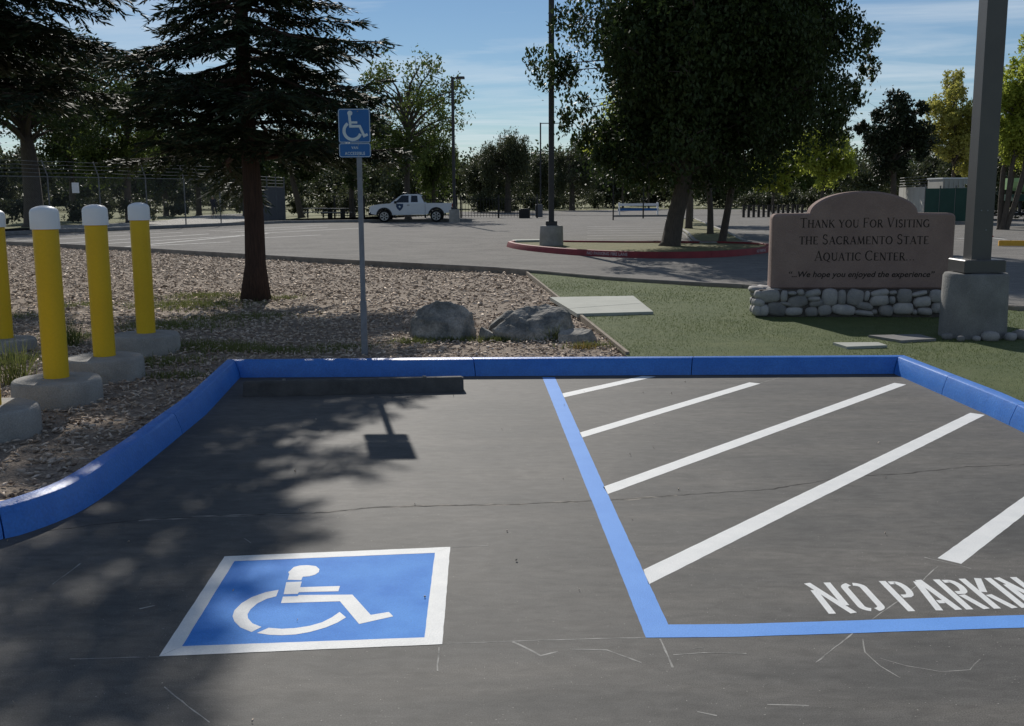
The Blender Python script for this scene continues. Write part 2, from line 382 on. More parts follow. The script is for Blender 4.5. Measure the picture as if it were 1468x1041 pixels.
def offset_path(P, d):                        # offset to the left of travel
    out = []
    for i, p in enumerate(P):
        a = P[max(i-1, 0)]; b = P[min(i+1, len(P)-1)]
        d1 = (p-a).normalized() if i > 0 else (b-p).normalized(); d2 = (b-p).normalized() if i < len(P)-1 else d1
        t = (d1+d2).normalized(); n = Vector((-t.y, t.x)); k = 1/max(0.4, n.dot(Vector((-d1.y, d1.x))))
        out.append(p+n*d*k)
    return out
def resample(P, step):
    out = [P[0]]
    for a, b in zip(P, P[1:]):
        n = max(1, int((b-a).length/step)); out += [a.lerp(b, (k+1)/n) for k in range(n)]
    return out
def smooth_path(P, it=2):
    for _ in range(it):
        Q = [P[0]]
        for a, b in zip(P, P[1:]): Q += [a.lerp(b, .25), a.lerp(b, .75)]
        Q.append(P[-1]); P = Q
    return P
def kerb(parent, P, w, h, cuts, mt, seg_name='kerb_segment', z0=-0.03, bev=0.025, batter=0.045, seed=1):
    """P: 2-D path along the road face, kerb body to the left of travel; cuts: joints as distances."""
    prof = [(0, z0), (batter*0.3, h*0.3), (batter, h-bev), (batter+bev*0.35, h-bev*0.3), (batter+bev, h), (w-bev, h), (w, h-bev), (w, z0)]
    L_ = [0]
    for a, b in zip(P, P[1:]): L_.append(L_[-1]+(b-a).length)
    offs = [offset_path(P, q[0]) for q in prof]
    cuts = [0]+[c for c in cuts if 0 < c < L_[-1]]+[L_[-1]]
    def sample(k, s):
        for i in range(len(P)-1):
            if s <= L_[i+1]+1e-9:
                t = (s-L_[i])/max(1e-9, L_[i+1]-L_[i]); return offs[k][i].lerp(offs[k][i+1], t)
        return offs[k][-1]
    res = []
    for a, b in zip(cuts, cuts[1:]):
        g = 0.004 if (b-a) > 0.05 else 0
        ss = [a+g]+[s for s in L_ if a+g < s < b-g]+[b-g]
        mb = MB(); n = len(prof); vs = []
        for s in ss:
            for k, q in enumerate(prof):
                p = sample(k, s); jz = 0.004*mnoise.noise(Vector((p.x*2.1, p.y*2.1, k*0.7+seed))) if 0 < k < n-1 else 0
                vs.append((p.x, p.y, q[1]+jz))
        fs = []
        for i in range(len(ss)-1):
            for k in range(n-1): fs.append((i*n+k, i*n+n+k, i*n+n+k+1, i*n+k+1))
        fs.append(tuple(range(n))); fs.append(tuple((len(ss)-1)*n+k for k in range(n-1, -1, -1)))
        mb.add(vs, fs); res.append(mb.build(seg_name, mt, parent, smooth=True, sharp=35))
    return res
V2 = lambda p: Vector((p[0], p[1]))
def gp(x, y, z=0.0): return V2(px(x, y, z))

# ------------------------------------------------------------------ the ground
kl = [(-9.0, 3.75), (-6.0, 3.85), (-4.2, 4.12), (-3.3, 4.35)] + [tuple(gp(x, y)) for x, y in ((0, 777), (72, 754), (130, 728), (202, 673), (297, 594))]
kl = smooth_path([V2(p) for p in kl], 2)
kA, kB = gp(345, 541.5), gp(1281, 536)
kr = [gp(1409, 592.5), gp(1468, 621)]
d_ = (kr[1]-kr[0]).normalized(); kr.append(kr[1]+d_*4); kr.append(kr[1]+d_*12)
KPATH = kl + [kA, kB] + kr                    # left of travel = outside the bay
def zmulch(x, y):
    t = min(1, max(0, (y-10)/14))
    return 0.085 - 0.03*t + 0.018*math.sin(1.3*x+0.4)*math.cos(1.1*y) + 0.01*math.sin(3.1*x+2.2*y)
ground = polysheet('ground', [(-1800, -60), (1800, -60), (1800, 3500), (-1800, 3500)], lambda x, y: -0.03, M_GROUND)
tag(ground, kind='structure')
KMID = offset_path(KPATH, 0.08)
lot = polysheet('parking_bay_asphalt', [tuple(p) for p in KMID] + [(KMID[-1].x, -12), (-16, -12), (-16, 3.8)], lambda x, y: 0.0, M_ASPH)
tag(lot, kind='structure')
# far edge of the planting: one line, mulch on the left, turf on the right
FK = [V2((-24.0, 40.5)), gp(20, 347.5, .15), gp(200, 356.5, .15), gp(348, 365, .15), gp(500, 374, .15), gp(640, 381, .15), gp(752, 387.5, .15),
      gp(850, 397, .15), gp(960, 405, .15), gp(1100, 411.5, .15), gp(1270, 424, .15), gp(1437, 438.5, .15), gp(1468, 442, .15), V2((9.5, 12.1)), V2((16, 10.8)), V2((26, 9.5))]
EDGE_A, EDGE_B = gp(752, 388, .13), gp(900, 509, .12)
iE = 6
far = polysheet('far_parking_lot', [tuple(p) for p in FK] + [(40, 9), (90, 20), (90, 101), (20, 104), (-4, 98), (-9.2, 79), (-8, 66.5), (-14.2, 66.2), (-17.5, 57), (-22.5, 47.0), (-45, 28), (-45, 20)], lambda x, y: -0.012, M_LOT)
tag(far, kind='structure')
KOUT = offset_path(KPATH, 0.12)
nb = next(i for i, p in enumerate(KPATH) if (p-kB).length < 1e-6)
eb = V2(EDGE_B); backL = [p for p in KOUT[:nb] if True]
mulch_poly = [tuple(p) for p in KOUT[:nb]] + [(eb.x, KOUT[nb].y)] + [tuple(V2(EDGE_A)+Vector((0, .1)))] + [tuple(p) for p in FK[iE-1::-1]] + [(-24, 30), (-15, 4.0)]
mulch = polysheet('mulch_bed', mulch_poly, zmulch, M_MULCH, cell=0.3); tag(mulch, kind='structure')
turf_poly = [tuple(V2(EDGE_A)+Vector((0, .1))), (eb.x, KOUT[nb].y)] + [tuple(p) for p in KOUT[nb:-1]] + [(26, -3), (26, 9.5)] + [tuple(p) for p in FK[-2:iE:-1]]
ZT = 0.125
turf = polysheet('turf_lawn', turf_poly, lambda x, y: ZT+0.006*math.sin(2*x)*math.sin(1.7*y), M_TURF, cell=0.4); tag(turf, kind='structure')

bk = thing('blue_kerb', 'blue painted concrete kerb around the accessible parking bay', None, (0, 0, 0), kind='structure')
tot = [0]
for a, b in zip(KPATH, KPATH[1:]): tot.append(tot[-1]+(b-a).length)
iA = len(kl); sA, sB = tot[iA], tot[iA+1]
j1 = sB+(gp(1351, 566)-kB).length; j2 = sB+(gp(1450, 610)-kB).length
kerb(bk, KPATH, 0.16, 0.152, [sA-4.6, sA-2.3, sA, sA+(sB-sA)*0.36, sA+(sB-sA)*0.69, sB, j1, j2, j2+1.8, j2+3.6], M_KERB)
fk = thing('planter_kerb', 'low weathered concrete kerb along the far edge of the planting', None, (0, 0, 0), kind='structure')
FKs = smooth_path(FK, 1)
kerb(fk, FKs[::-1], 0.13, 0.19, [i*6.1 for i in range(1, 12)], M_KERBC, bev=0.015)
# soft grit where the kerb meets the asphalt is in the asphalt material; expansion dirt line
# ------------------------------------------------------------------ paint on the bay
def paint(name, pts, mt, z, parent=lot, label=None):
    mb = MB(); mb.add([(p[0], p[1], z) for p in pts], [tuple(range(len(pts)))])
    o = mb.build(name, mt, parent, recalc=False)
    me = o.data; bm = bmesh.new(); bm.from_mesh(me); bmesh.ops.triangulate(bm, faces=bm.faces[:])
    if sum(f.normal.z for f in bm.faces) < 0: bmesh.ops.reverse_faces(bm, faces=bm.faces[:])
    bm.to_mesh(me); bm.free()
    if label: o['label'] = label
    return o
def crop(ox, oy, s, L_): return [(ox+x/s, oy+y/s) for x, y in L_]
def ragged(pts, amp=0.0012, step=0.05, seed=0):
    P = [V2(p) for p in pts]; out = []
    rr = random.Random(seed)
    for a, b in zip(P, P[1:]+P[:1]):
        n = max(1, int((b-a).length/step)); t = (b-a).normalized(); nn = Vector((-t.y, t.x))
        for k in range(n):
            q = a.lerp(b, k/n)
            if k: q = q+nn*rr.uniform(-amp, amp)
            out.append(q)
    return out
G = lambda L_: [gp(*p) for p in L_]
S3 = 3.469
st = [crop(740, 480, S3, [(230, 292), (236, 312), (695, 208), (625, 206)]),
      crop(740, 480, S3, [(315, 487), (327, 512), (1215, 243), (1160, 237)]),
      crop(740, 480, S3, [(432, 757), (455, 793)]) + [(1299, 551.5), (1282, 549)],
      [(922.5, 817), (930, 838), (1412, 595), (1391, 592)]]
slabels = ['short white stripe by the back kerb', 'white stripe second from the back kerb', 'long white stripe reaching the kerb corner', 'longest wide white stripe across the aisle']
for k, q in enumerate(st):
    paint('white_stripe', ragged(G(q), seed=k), M_WHITE, 0.0008, label=slabels[k])
a, b, c, e = gp(1344, 800.5), gp(1468, 712), gp(1468, 738), gp(1378, 808.6)
paint('white_stripe', ragged([a, a+(b-a)*1.75, e+(c-e)*1.95, e], seed=9), M_WHITE, 0.0008, label='white stripe cut off at the right edge above the lettering')
bl_o = [gp(777.5, 541), gp(857, 740), gp(926, 914.5)]; bl_i = [gp(795.5, 541), gp(885.6, 740), gp(958, 895.7)]
br_o = [gp(1060, 913.3), gp(1468, 900)]; br_i = [gp(1060, 895), gp(1468, 882)]
ext = (br_o[1]-br_o[0]).normalized()*1.1
# the long line and the bottom line butt at the corner
paint('blue_line', ragged([bl_o[0], bl_o[1], bl_o[2], bl_i[2], bl_i[1], bl_i[0]], .001), M_BLUE, 0.0008, label='long blue line along the access aisle')
bb = paint('blue_line', ragged([bl_o[2], br_o[0], br_o[1]+ext, br_i[1]+ext, br_i[0], bl_i[2]], .001, seed=4), M_BLUE, 0.0011, label='blue line across the open end of the aisle')
# wheelchair panel: blue field, white border, white stencil pieces
OUTR = G([(228, 941.5), (322, 798), (645.5, 784.5), (634, 924)]); INN = G([(261, 927), (336, 805), (623.5, 793), (608.5, 914.3)])
field = paint('wheelchair_panel', ragged([p.lerp(q, .3) for p, q in zip(INN, OUTR)], 0), M_PANEL, 0.0008, label='blue painted square with a white wheelchair symbol')
for k in range(4):
    k2 = (k+1) % 4
    paint('border', ragged([OUTR[k], OUTR[k2], INN[k2], INN[k]], .001, seed=20+k), M_WHITE, 0.0015, parent=field)
ISA = [[(405, 270), (420, 255), (450, 247), (490, 245), (530, 250), (548, 265), (545, 280), (525, 293), (500, 300), (465, 303), (457, 320), (390, 318), (398, 290), (393, 280)],
       [(383, 330), (460, 327), (452, 355), (650, 349), (642, 375), (445, 380), (440, 388), (370, 390)],
       [(366, 402), (440, 400), (445, 394), (712, 392), (803, 493), (893, 478), (915, 500), (745, 538), (650, 425), (357, 434)],
       [(345, 368), (280, 380), (210, 405), (160, 435), (125, 470), (116, 500), (125, 525), (155, 555), (210, 578), (260, 553), (215, 535), (193, 510), (190, 490), (205, 465), (240, 435), (285, 413), (333, 400)],
       [(295, 557), (360, 562), (430, 558), (500, 547), (560, 530), (610, 505), (648, 478), (680, 505), (640, 530), (580, 555), (500, 578), (430, 590), (360, 594), (300, 592), (237, 583)]]
for poly in ISA:
    paint('symbol_piece', G(crop(300, 740, S3, poly)), M_WHITE, 0.0015, parent=field)
# stencil lettering NO PARKING : strokes in a skewed frame on the asphalt
O_ = gp(1187, 880.3); E2 = gp(1153, 836.5)-O_; E1d = (gp(1430, 872.8)-O_); E1 = E1d.normalized()
def arc(cx, cy, rx, ry, a0, a1, n=14): return [(cx+rx*math.cos(R(a0+(a1-a0)*i/n)), cy+ry*math.sin(R(a0+(a1-a0)*i/n))) for i in range(n+1)]
w = 0.31
def stad(cx, rx, y0, y1, a0, a1):             # tall rounded stroke path, rx half width
    return arc(cx, y1-rx*0.42, rx, rx*0.42, a0, a1) if y1 > 0.5 else arc(cx, y0+rx*0.42, rx, rx*0.42, a0, a1)
LET = {  # unit: x in letter-width units where stroke = .31, y in cap heights
 'N': (1.0, [[(.155, 0), (.155, .76)], [(.10, 1.0), (.90, .0)], [(.845, .24), (.845, 1)]]),
 'O': (1.0, [arc(.5, .80, .345, .12, 82, 0, 8)+[(.845, .2)]+arc(.5, .20, .345, .12, 0, -74, 8), arc(.5, .2, .345, .12, -106, -180, 8)+[(.155, .8)]+arc(.5, .8, .345, .12, 180, 108, 8)]),
 'P': (1.0, [[(.155, 0), (.155, 1)], [(.37, .925), (.62, .925)]+arc(.62, .70, .24, .225, 80, -80, 8)+[(.37, .475)]]),
 'A': (1.1, [[(.15, 0), (.47, .95)], [(.60, 1.0), (.95, 0)], [(.44, .26), (.70, .26)]]),
 'R': (1.0, [[(.155, 0), (.155, 1)], [(.37, .925), (.62, .925)]+arc(.62, .73, .23, .195, 80, -80, 8)+[(.37, .535)], [(.50, .46), (.86, 0)]]),
 'K': (1.0, [[(.155, 0), (.155, 1)], [(.86, 1), (.40, .53)], [(.47, .44), (.88, 0)]]),
 'I': (.31, [[(.155, 0), (.155, 1)]]),
 'G': (1.0, [arc(.5, .80, .345, .12, 20, 100, 6), arc(.5, .8, .345, .12, 112, 180, 6)+[(.155, .2)]+arc(.5, .20, .345, .12, 180, 345, 10)+[(.845, .42)], [(.55, .42), (.80, .42)]]),
}
xcur = 0.0
for wi, word in enumerate(('NO', 'PARKING')):
    UW, GAP = ((0.115, 0.022), (0.098, 0.015))[wi]
    for ch in word:
        adv, strokes = LET[ch]; mb = MB()
        for si, s in enumerate(strokes):
            zz = 0.0008+0.0002*si
            # horizontal width constant: offset along the baseline for stems, along the cap axis for bars
            Lq, Rq = [], []
            for i, p in enumerate(s):
                a_ = Vector(s[max(i-1, 0)]); b_ = Vector(s[min(i+1, len(s)-1)]); t = (b_-a_); t = Vector((t.x*UW, t.y*0.36)).normalized()
                nn = Vector((-t.y, t.x)); off = nn*0.0145
                base = O_ + E1*(xcur+p[0]*UW) + E2*p[1]; E2n = E2/0.36
                q = E1*off.x + E2n*off.y*1.25
                Lq.append(base+q); Rq.append(base-q)
            n = len(s); mb.add([(p.x, p.y, zz) for p in Lq]+[(p.x, p.y, zz) for p in Rq], [(i+n, i+1+n, i+1, i) for i in range(n-1)])
        o = mb.build('letter', M_WHITE, lot, recalc=False)
        bm = bmesh.new(); bm.from_mesh(o.data)
        for f in bm.faces:
            f.normal_update()
            if f.normal.z < 0: f.normal_flip()
        bm.to_mesh(o.data); bm.free()
        o['label'] = 'white stencil letter %s on the asphalt' % ch
        xcur += adv*UW+GAP
    xcur += 0.048
# crack across the bay, layout lines, scuffs
def stroke_ground(name, pix, wd, mt, z, jit=0.0, sub=0.06, seed=0, parent=lot, vary=0.0, z0=0.0):
    rr = random.Random(seed); P = resample([gp(x, y) for x, y in pix], sub); out = []; ws = []
    for i, p in enumerate(P):
        t = (P[min(i+1, len(P)-1)]-P[max(0, i-1)]).normalized(); nn = Vector((-t.y, t.x))
        out.append(p+nn*(rr.uniform(-jit, jit)+jit*1.5*mnoise.noise(Vector((p.x*3, p.y*3, seed))))); ws.append(wd*(1+rr.uniform(-vary, vary)))
    mb = MB(); mb.ribbon(out, ws, lambda u, v: (u, v, z))
    o = mb.build(name, mt, parent, recalc=False); return o
CRK = [(60, 762), (100, 757), (200, 745), (300, 741), (370, 739), (460, 735), (550, 727), (690, 724), (745, 723), (850, 718), (900, 716), (970, 710), (1040, 706), (1100, 702), (1160, 693), (1200, 687), (1240, 682), (1300, 679), (1380, 670), (1468, 666), (1560, 662)]
stroke_ground('crack_edge', CRK[2:12], 0.026, M_CRACKL, 0.0003, 0.010, 0.05, 3, vary=0.6)
stroke_ground('crack', CRK, 0.007, M_CRACK, 0.0006, 0.009, 0.04, 3, vary=0.7)
for k, (pix, wd_) in enumerate([([(100, 945), (228, 941.5)], .004), ([(634, 923), (775, 918), (926, 914)], .0045), ([(630, 928), (627, 962)], .005), ([(946, 916), (965, 957)], .006),
      ([(1222, 908), (1170, 950)], .005), ([(646, 785), (700, 782.5)], .004), ([(735, 920), (775, 940), (800, 934)], .007), ([(820, 931), (870, 932), (920, 950)], .008), ([(965, 939), (1010, 936), (1070, 937)], .006),
      ([(1248, 889), (1290, 860), (1345, 812)], .004), ([(1325, 799), (1392, 815)], .005), ([(1237, 916), (1240, 935), (1262, 955), (1290, 972)], .004), ([(1262, 944), (1300, 955), (1350, 963), (1390, 960), (1405, 945)], .004),
      ([(1090, 549), (1120, 541)], .005), ([(350, 772), (360, 779)], .004), ([(200, 873), (222, 868)], .01), ([(235, 985), (270, 1012), (300, 1036)], .004), ([(75, 838), (115, 808)], .005), ([(1100, 1010), (1160, 1012)], .008), ([(1000, 1020), (1028, 1026)], .006), ([(993, 900+30), (1010, 928)], .004)]):
    stroke_ground('chalk_mark', pix, wd_, M_CHALK, 0.0003+0.0002*(k % 3), 0.002, 0.04, 30+k, vary=0.5)
# parking-bay lines on the far lot
def farline(p, q, wd=0.15):
    a, b = gp(*p, -0.012), gp(*q, -0.012); t = (b-a).normalized(); n = Vector((-t.y, t.x))*wd/2
    paint('bay_line', [a+n, b+n, b-n, a-n], M_FADED, -0.007, parent=far)
for p, q in (((20, 341), (230, 331)), ((20, 346), (262, 333.2)), ((60, 351), (300, 335.5)), ((110, 352), (345, 338)), ((180, 354), (385, 334.5)), ((215, 352.5), (330, 347)), ((300, 331), (440, 325.5)), ((330, 333), (470, 326)),
             ((345, 336), (520, 327)), ((380, 341), (460, 337)), ((380, 327), (470, 322.5))):
    farline(p, q)
for y0 in (325, 328, 331, 334.5, 338, 342): farline((842, y0), (960, y0-0.8), 0.12)
for p, q in (((1372, 342), (1386, 342.5)), ((1421, 341), (1442, 343.5)), ((1060, 332), (1096, 332.5)), ((1056, 324.5), (1100, 325))): farline(p, q, 0.14)
# path beyond the fence, access road beyond the lot
path = polysheet('footpath', [tuple(gp(x, y, 0.0)) for x, y in ((60, 329), (200, 324.5), (330, 319), (385, 314), (392, 308), (345, 306.5), (292, 308.5), (262, 312), (240, 315.5), (160, 320), (60, 324))], lambda x, y: -0.004, M_PATH); tag(path, kind='structure')
road = polysheet('access_road', [tuple(gp(x, y, 0.0)) for x, y in ((655, 309), (655, 303.5), (960, 300), (1160, 301), (1160, 307.5), (900, 309))], lambda x, y: 0.002, M_LOT); tag(road, kind='structure')
lk = thing('lot_kerb', 'dark kerb along the far left side of the parking lot', None, (0, 0, 0), kind='structure')
LK = [gp(-160, 346), gp(20, 336.5), gp(210, 328.5), gp(408, 320), gp(530, 318.3), gp(598, 317.8), gp(676, 317.5)]
LK = [V2((p.x, p.y)) for p in LK]
kerb(lk, LK, 0.3, 0.16, [6, 12, 18, 24, 30], M_CONCD)

# ------------------------------------------------------------------ mulch chips, turf blades, weeds (stuff)
def chips(n, poly, ylim, size, zf, dens=None):
    A = np.array([(p[0], p[1]) for p in poly]); lo, hi = A.min(0).copy(), A.max(0).copy(); lo[1] = max(lo[1], ylim[0]); hi[1] = min(hi[1], ylim[1])
    P = rng.uniform(lo, hi, (int(n*2.5), 2)); P = P[inside(P, poly)]
    P = P[np.abs(P[:, 0]) < P[:, 1]*0.56+1.0][:n]
    z = np.array([zf(x, y) for x, y in P]); n = len(P)
    L = rng.uniform(0.5, 1.3, n)*size; Wd = L*rng.uniform(0.18, 0.5, n); T = rng.uniform(0.004, 0.012, n)
    az = rng.uniform(0, 2*np.pi, n); el = rng.normal(0, 0.32, n); ro = rng.normal(0, 0.5, n)
    a = np.stack([np.cos(az)*np.cos(el), np.sin(az)*np.cos(el), np.sin(el)], 1)
    h = np.stack([-np.sin(az), np.cos(az), np.zeros(n)], 1); up = np.cross(a, h)
    b = h*np.cos(ro)[:, None]+up*np.sin(ro)[:, None]; c = np.cross(a, b)
    C = np.stack([P[:, 0], P[:, 1], z+0.006+rng.uniform(0, 0.018, n)], 1)
    a = a*(L/2)[:, None]; b = b*(Wd/2)[:, None]; c = c*T[:, None]
    k = rng.uniform(0.3, 1, n)[:, None]
    V = np.stack([C-a-b*k, C-a+b, C+a*k+b, C+a-b, C+c, C-c], 1).reshape(-1, 3)
    base = np.arange(n)[:, None]*6; F = []
    for i in range(4):
        F.append(np.concatenate([base+i, base+(i+1) % 4, base+4], 1)); F.append(np.concatenate([base+(i+1) % 4, base+i, base+5], 1))
    F = np.stack(F, 1).reshape(-1, 3)
    r = np.repeat(rng.beta(1.6, 2.0, n), 8)
    return V, F, r
V1, F1, r1 = chips(26000, mulch_poly, (3.5, 13.5), 0.055, zmulch)
V2_, F2, r2 = chips(24000, mulch_poly, (13.5, 36), 0.085, zmulch)
mo = npmesh('mulch_chips', np.concatenate([V1, V2_]), np.concatenate([F1, F2+len(V1)]), M_CHIP, rnd=np.concatenate([r1, r2]))
tag(mo, 'brown shredded bark chips covering the planting bed', 'mulch', kind='stuff')

def blades(P, z, hgt, wid, lean, k=1):
    n = len(P); h = hgt*rng.uniform(0.5, 1.2, n); az = rng.uniform(0, 2*np.pi, n); la = rng.uniform(0, 2*np.pi, n); ln = np.abs(rng.normal(0, lean, n))
    s = np.stack([np.cos(az), np.sin(az), np.zeros(n)], 1)*(wid/2)
    d = np.stack([np.cos(la)*np.sin(ln), np.sin(la)*np.sin(ln), np.cos(ln)], 1)*h[:, None]
    d2 = d*0.55; C = np.stack([P[:, 0], P[:, 1], z-0.004], 1)
    tip = C+d*np.array([1.25, 1.25, 0.92])
    V = np.stack([C-s, C+s, C+d2+s*0.8, C+d2-s*0.8, tip], 1).reshape(-1, 3)
    b = np.arange(n)[:, None]*5
    F = np.stack([np.concatenate([b, b+1, b+2], 1), np.concatenate([b, b+2, b+3], 1), np.concatenate([b+3, b+2, b+4], 1)], 1).reshape(-1, 3)
    return V, F, np.repeat(rng.uniform(0, 1, n), 3)
def scatter(n, poly, ylim):
    A = np.array([(p[0], p[1]) for p in poly]); lo, hi = A.min(0).copy(), A.max(0).copy(); lo[1] = max(lo[1], ylim[0]); hi[1] = min(hi[1], ylim[1])
    P = rng.uniform(lo, hi, (n*3, 2)); P = P[inside(P, poly)]; P = P[np.abs(P[:, 0]) < P[:, 1]*0.56+1.0]; return P[:n]
Pa = scatter(75000, turf_poly, (6, 12.5)); Pb = scatter(45000, turf_poly, (12.5, 22))
va, fa, ra = blades(Pa, np.full(len(Pa), ZT), 0.022, 0.004, 0.5); vb, fb, rb = blades(Pb, np.full(len(Pb), ZT), 0.024, 0.007, 0.5)
tb = npmesh('turf_blades', np.concatenate([va, vb]), np.concatenate([fa, fb+len(va)]), M_BLADE, rnd=np.concatenate([ra, rb])); tag(tb, 'short green artificial turf blades of the lawn', 'turf', kind='stuff')

wp = []
def patch(cx, cy, rx, ry, n): 
    q = rng.normal(0, 0.45, (n, 2))*np.array([rx, ry])+np.array([cx, cy]); wp.append(q)
for x, y, rx, ry, n in ((270, 437, 1.0, .7, 2600), (240, 470, .8, .6, 1600), (300, 425, .9, .5, 1500), (340, 455, .9, .5, 900), (405, 428, .3, .2, 300), (300, 500, .7, .35, 1100), (370, 505, .9, .2, 900),
                        (232, 520, .5, .3, 600), (480, 498, .5, .2, 300), (110, 440, .5, .4, 350), (110, 485, .35, .3, 350), (20, 520, .35, .3, 600), (30, 455, .6, .5, 400), (250, 540, .4, .2, 350),
                        (640, 487, .42, .12, 900), (720, 489, .35, .11, 800), (765, 490, .25, .1, 500), (590, 492, .3, .12, 300), (845, 500, .35, .1, 260), (1458, 470, .2, .1, 10)):
    p = px(x, y, 0.08); patch(p.x, p.y, rx, ry, n)
wpP = np.concatenate(wp); wpP = wpP[inside(wpP, mulch_poly)]
wv, wf, wr = blades(wpP, np.array([zmulch(x, y) for x, y in wpP]), 0.075, 0.007, 0.55)
wo = npmesh('weeds', wv, wf, M_WEED, rnd=wr); tag(wo, 'low green weeds and grass sprouting through the mulch', 'weeds', kind='stuff')
def tuft(name, label, x, y, n, h, r, wd=0.008, mt=M_WEED, lean=.45):
    p = px(x, y, 0.08); z = zmulch(p.x, p.y); q = rng.normal(0, 0.4, (n, 2))*r+np.array([p.x, p.y])
    v, f, rr = blades(q, np.full(n, z), h, wd, lean); o = npmesh(name, v, f, mt, rnd=rr, loc=(p.x, p.y, z)); return tag(o, label, 'grass', kind='stuff')
tuft('grass_tuft', 'bright green grass tuft in front of the wedge shaped boulder', 790, 489, 420, 0.17, 0.13)
tuft('grass_tuft', 'straggly tall grass tuft between the leftmost bollards', 22, 548, 160, 0.42, 0.16, 0.007, lean=.35)
tuft('grass_tuft', 'grass tuft behind the second bollard footing', 104, 497, 130, 0.33, 0.14, 0.007, lean=.4)
tuft('grass_tuft', 'dry orange grass tuft by the wooden edging', 838, 501, 220, 0.07, 0.16, 0.006, mat('dry_grass', (0.34, 0.22, 0.07), (0.22, 0.2, 0.06), rough=.8, attr=.6, transl=.3))

gb = [tuple(p) for p in offset_path(KPATH, -0.05)]+[(3.4, 2.2), (-3.0, 2.2)]
Vg, Fg, rg = chips(45, gb, (2.6, 9.3), 0.010, lambda x, y: -0.003)
Vg = Vg.reshape(-1, 6, 3); Vg[:, :, 2] += 0.0012-Vg[:, :, 2].min(1, keepdims=True); Vg = Vg.reshape(-1, 3)
tag(npmesh('asphalt_grit', Vg, Fg, M_CHIP, rnd=rg), 'loose grit and crumbs scattered on the bay asphalt', 'grit', kind='stuff')

# ------------------------------------------------------------------ bollards
BRAD, BH = 0.092, 1.29
def bollard(x, y, label, seed, z0=0.06, fr=0.325, fh=0.23, lean=(0, 0)):
    p = px(x, y, z0); k0 = (p.y+fr*0.92)/p.y; c = Vector((p.x*k0, p.y*k0, zmulch(p.x*k0, p.y*k0)-0.035))
    t = thing('bollard', label, 'bollard', c, group='yellow bollards in the mulch')
    MB().lathe(c, [(fr*1.0, 0), (fr, fh*0.5), (fr*0.99, fh-0.03), (fr*0.965, fh-0.012), (fr*0.93, fh-.002), (fr*0.3, fh+0.006)], 40, wob=0.004, seed=seed).build('footing', M_CONC, t, smooth=True, sharp=24)
    s = fh+0.004
    MB().lathe((c.x, c.y, c.z+s), [(BRAD, 0), (BRAD, BH-0.16)], 32).build('sleeve', M_YEL, t, smooth=True, sharp=40)
    k = BRAD*1.14
    MB().lathe((c.x, c.y, c.z+s+BH-0.165), [(k, 0), (k, .012), (k*.985, .125), (k*.93, .142), (k*.78, .156), (k*.5, .168), (k*.2, .174)], 32).build('cap', M_CAP, t, smooth=True, sharp=60)
    return t
bollard(85, 592, 'yellow bollard with white cap, second from the left in the near row', 1)
bollard(153, 554, 'yellow bollard with white cap, third in the near row', 2)
bollard(212, 515, 'yellow bollard with white cap nearest to the conifer trunk', 3)
bollard(8, 513, 'yellow bollard standing behind the near row at the left picture edge', 4, fh=0.16, fr=.31)
bollard(-14, 644, 'yellow bollard cut off by the left picture edge, nearest footing', 5)

# ------------------------------------------------------------------ wheel stop
def wheelstop(name, label, A, B, mt, wd=0.17, h=0.115):
    A = Vector(A); B = Vector(B); t = (B-A).normalized(); n = Vector((-t.y, t.x)); c = (A+B)/2+n*wd/2
    o = thing(name, label, 'wheel stop', (c.x, c.y, 0.0))
    prof = [(0, 0.0), (0.008, 0.025), (0.04, h-0.012), (0.055, h), (wd-0.055, h), (wd-0.04, h-.012), (wd, 0.0)]
    mb = MB(); vs = []
    for p, sh in ((A, 0.0), (A+t*0.02, 1), (B-t*0.02, 1), (B, 0.0)):
        k = 1 if sh else 0.93
        for u, z in prof:
            q = p+n*(wd/2+(u-wd/2)*k); vs.append((q.x, q.y, 0.001+z*k))
    m_ = len(prof); fs = []
    for i in range(3):
        for k in range(m_): fs.append((i*m_+k, i*m_+m_+k, i*m_+m_+(k+1) % m_, i*m_+(k+1) % m_))
    fs += [tuple(range(m_)), tuple(3*m_+k for k in range(m_-1, -1, -1))]
    mb.add(vs, fs).build('bar', mt, o)
    for f in (0.18, 0.82):
        q = A.lerp(B, f)+n*wd/2; MB().cyl((q.x, q.y, h-0.01), (q.x, q.y, h+0.012), 0.016, 10).build('anchor_pin', M_CONCD, o)
    return o
wheelstop('wheel_stop', 'dark concrete wheel stop lying in front of the blue back kerb', gp(348, 569), gp(665, 561.5), M_STOPD)
a = gp(1432, 352.5); wheelstop('wheel_stop', 'yellow wheel stop on the far lot behind the right lamp pole', a, a+Vector((1.83, -0.55)), M_YSTOP, 0.2, 0.16)

# ------------------------------------------------------------------ accessible-parking sign
def rrect(x0, y0, x1, y1, r, n=5):
    P = []
    for cx, cy, a0 in ((x1-r, y0+r, -90), (x1-r, y1-r, 0), (x0+r, y1-r, 90), (x0+r, y0+r, 180)):
        P += [(cx+r*math.cos(R(a0+90*i/n)), cy+r*math.sin(R(a0+90*i/n))) for i in range(n+1)]
    return P
sp = px(523, 507, 0.09); sp.z = zmulch(sp.x, sp.y)-0.02
t = thing('parking_sign', 'blue wheelchair parking sign on a grey metal post behind the blue kerb', 'sign', sp)
SY = sp.y
MB().bbox((sp.x, SY, sp.z+1.2), (0.046, 0.046, 2.4), b=0.006).build('post', M_GALV, t)
MB().bbox((sp.x, SY, sp.z+0.28), (0.058, 0.058, 0.56), b=0.006).build('post_sleeve', M_GALV, t)
S = 0.305; zb = sp.z+1.945; cx = sp.x-0.035; yf = SY-0.027
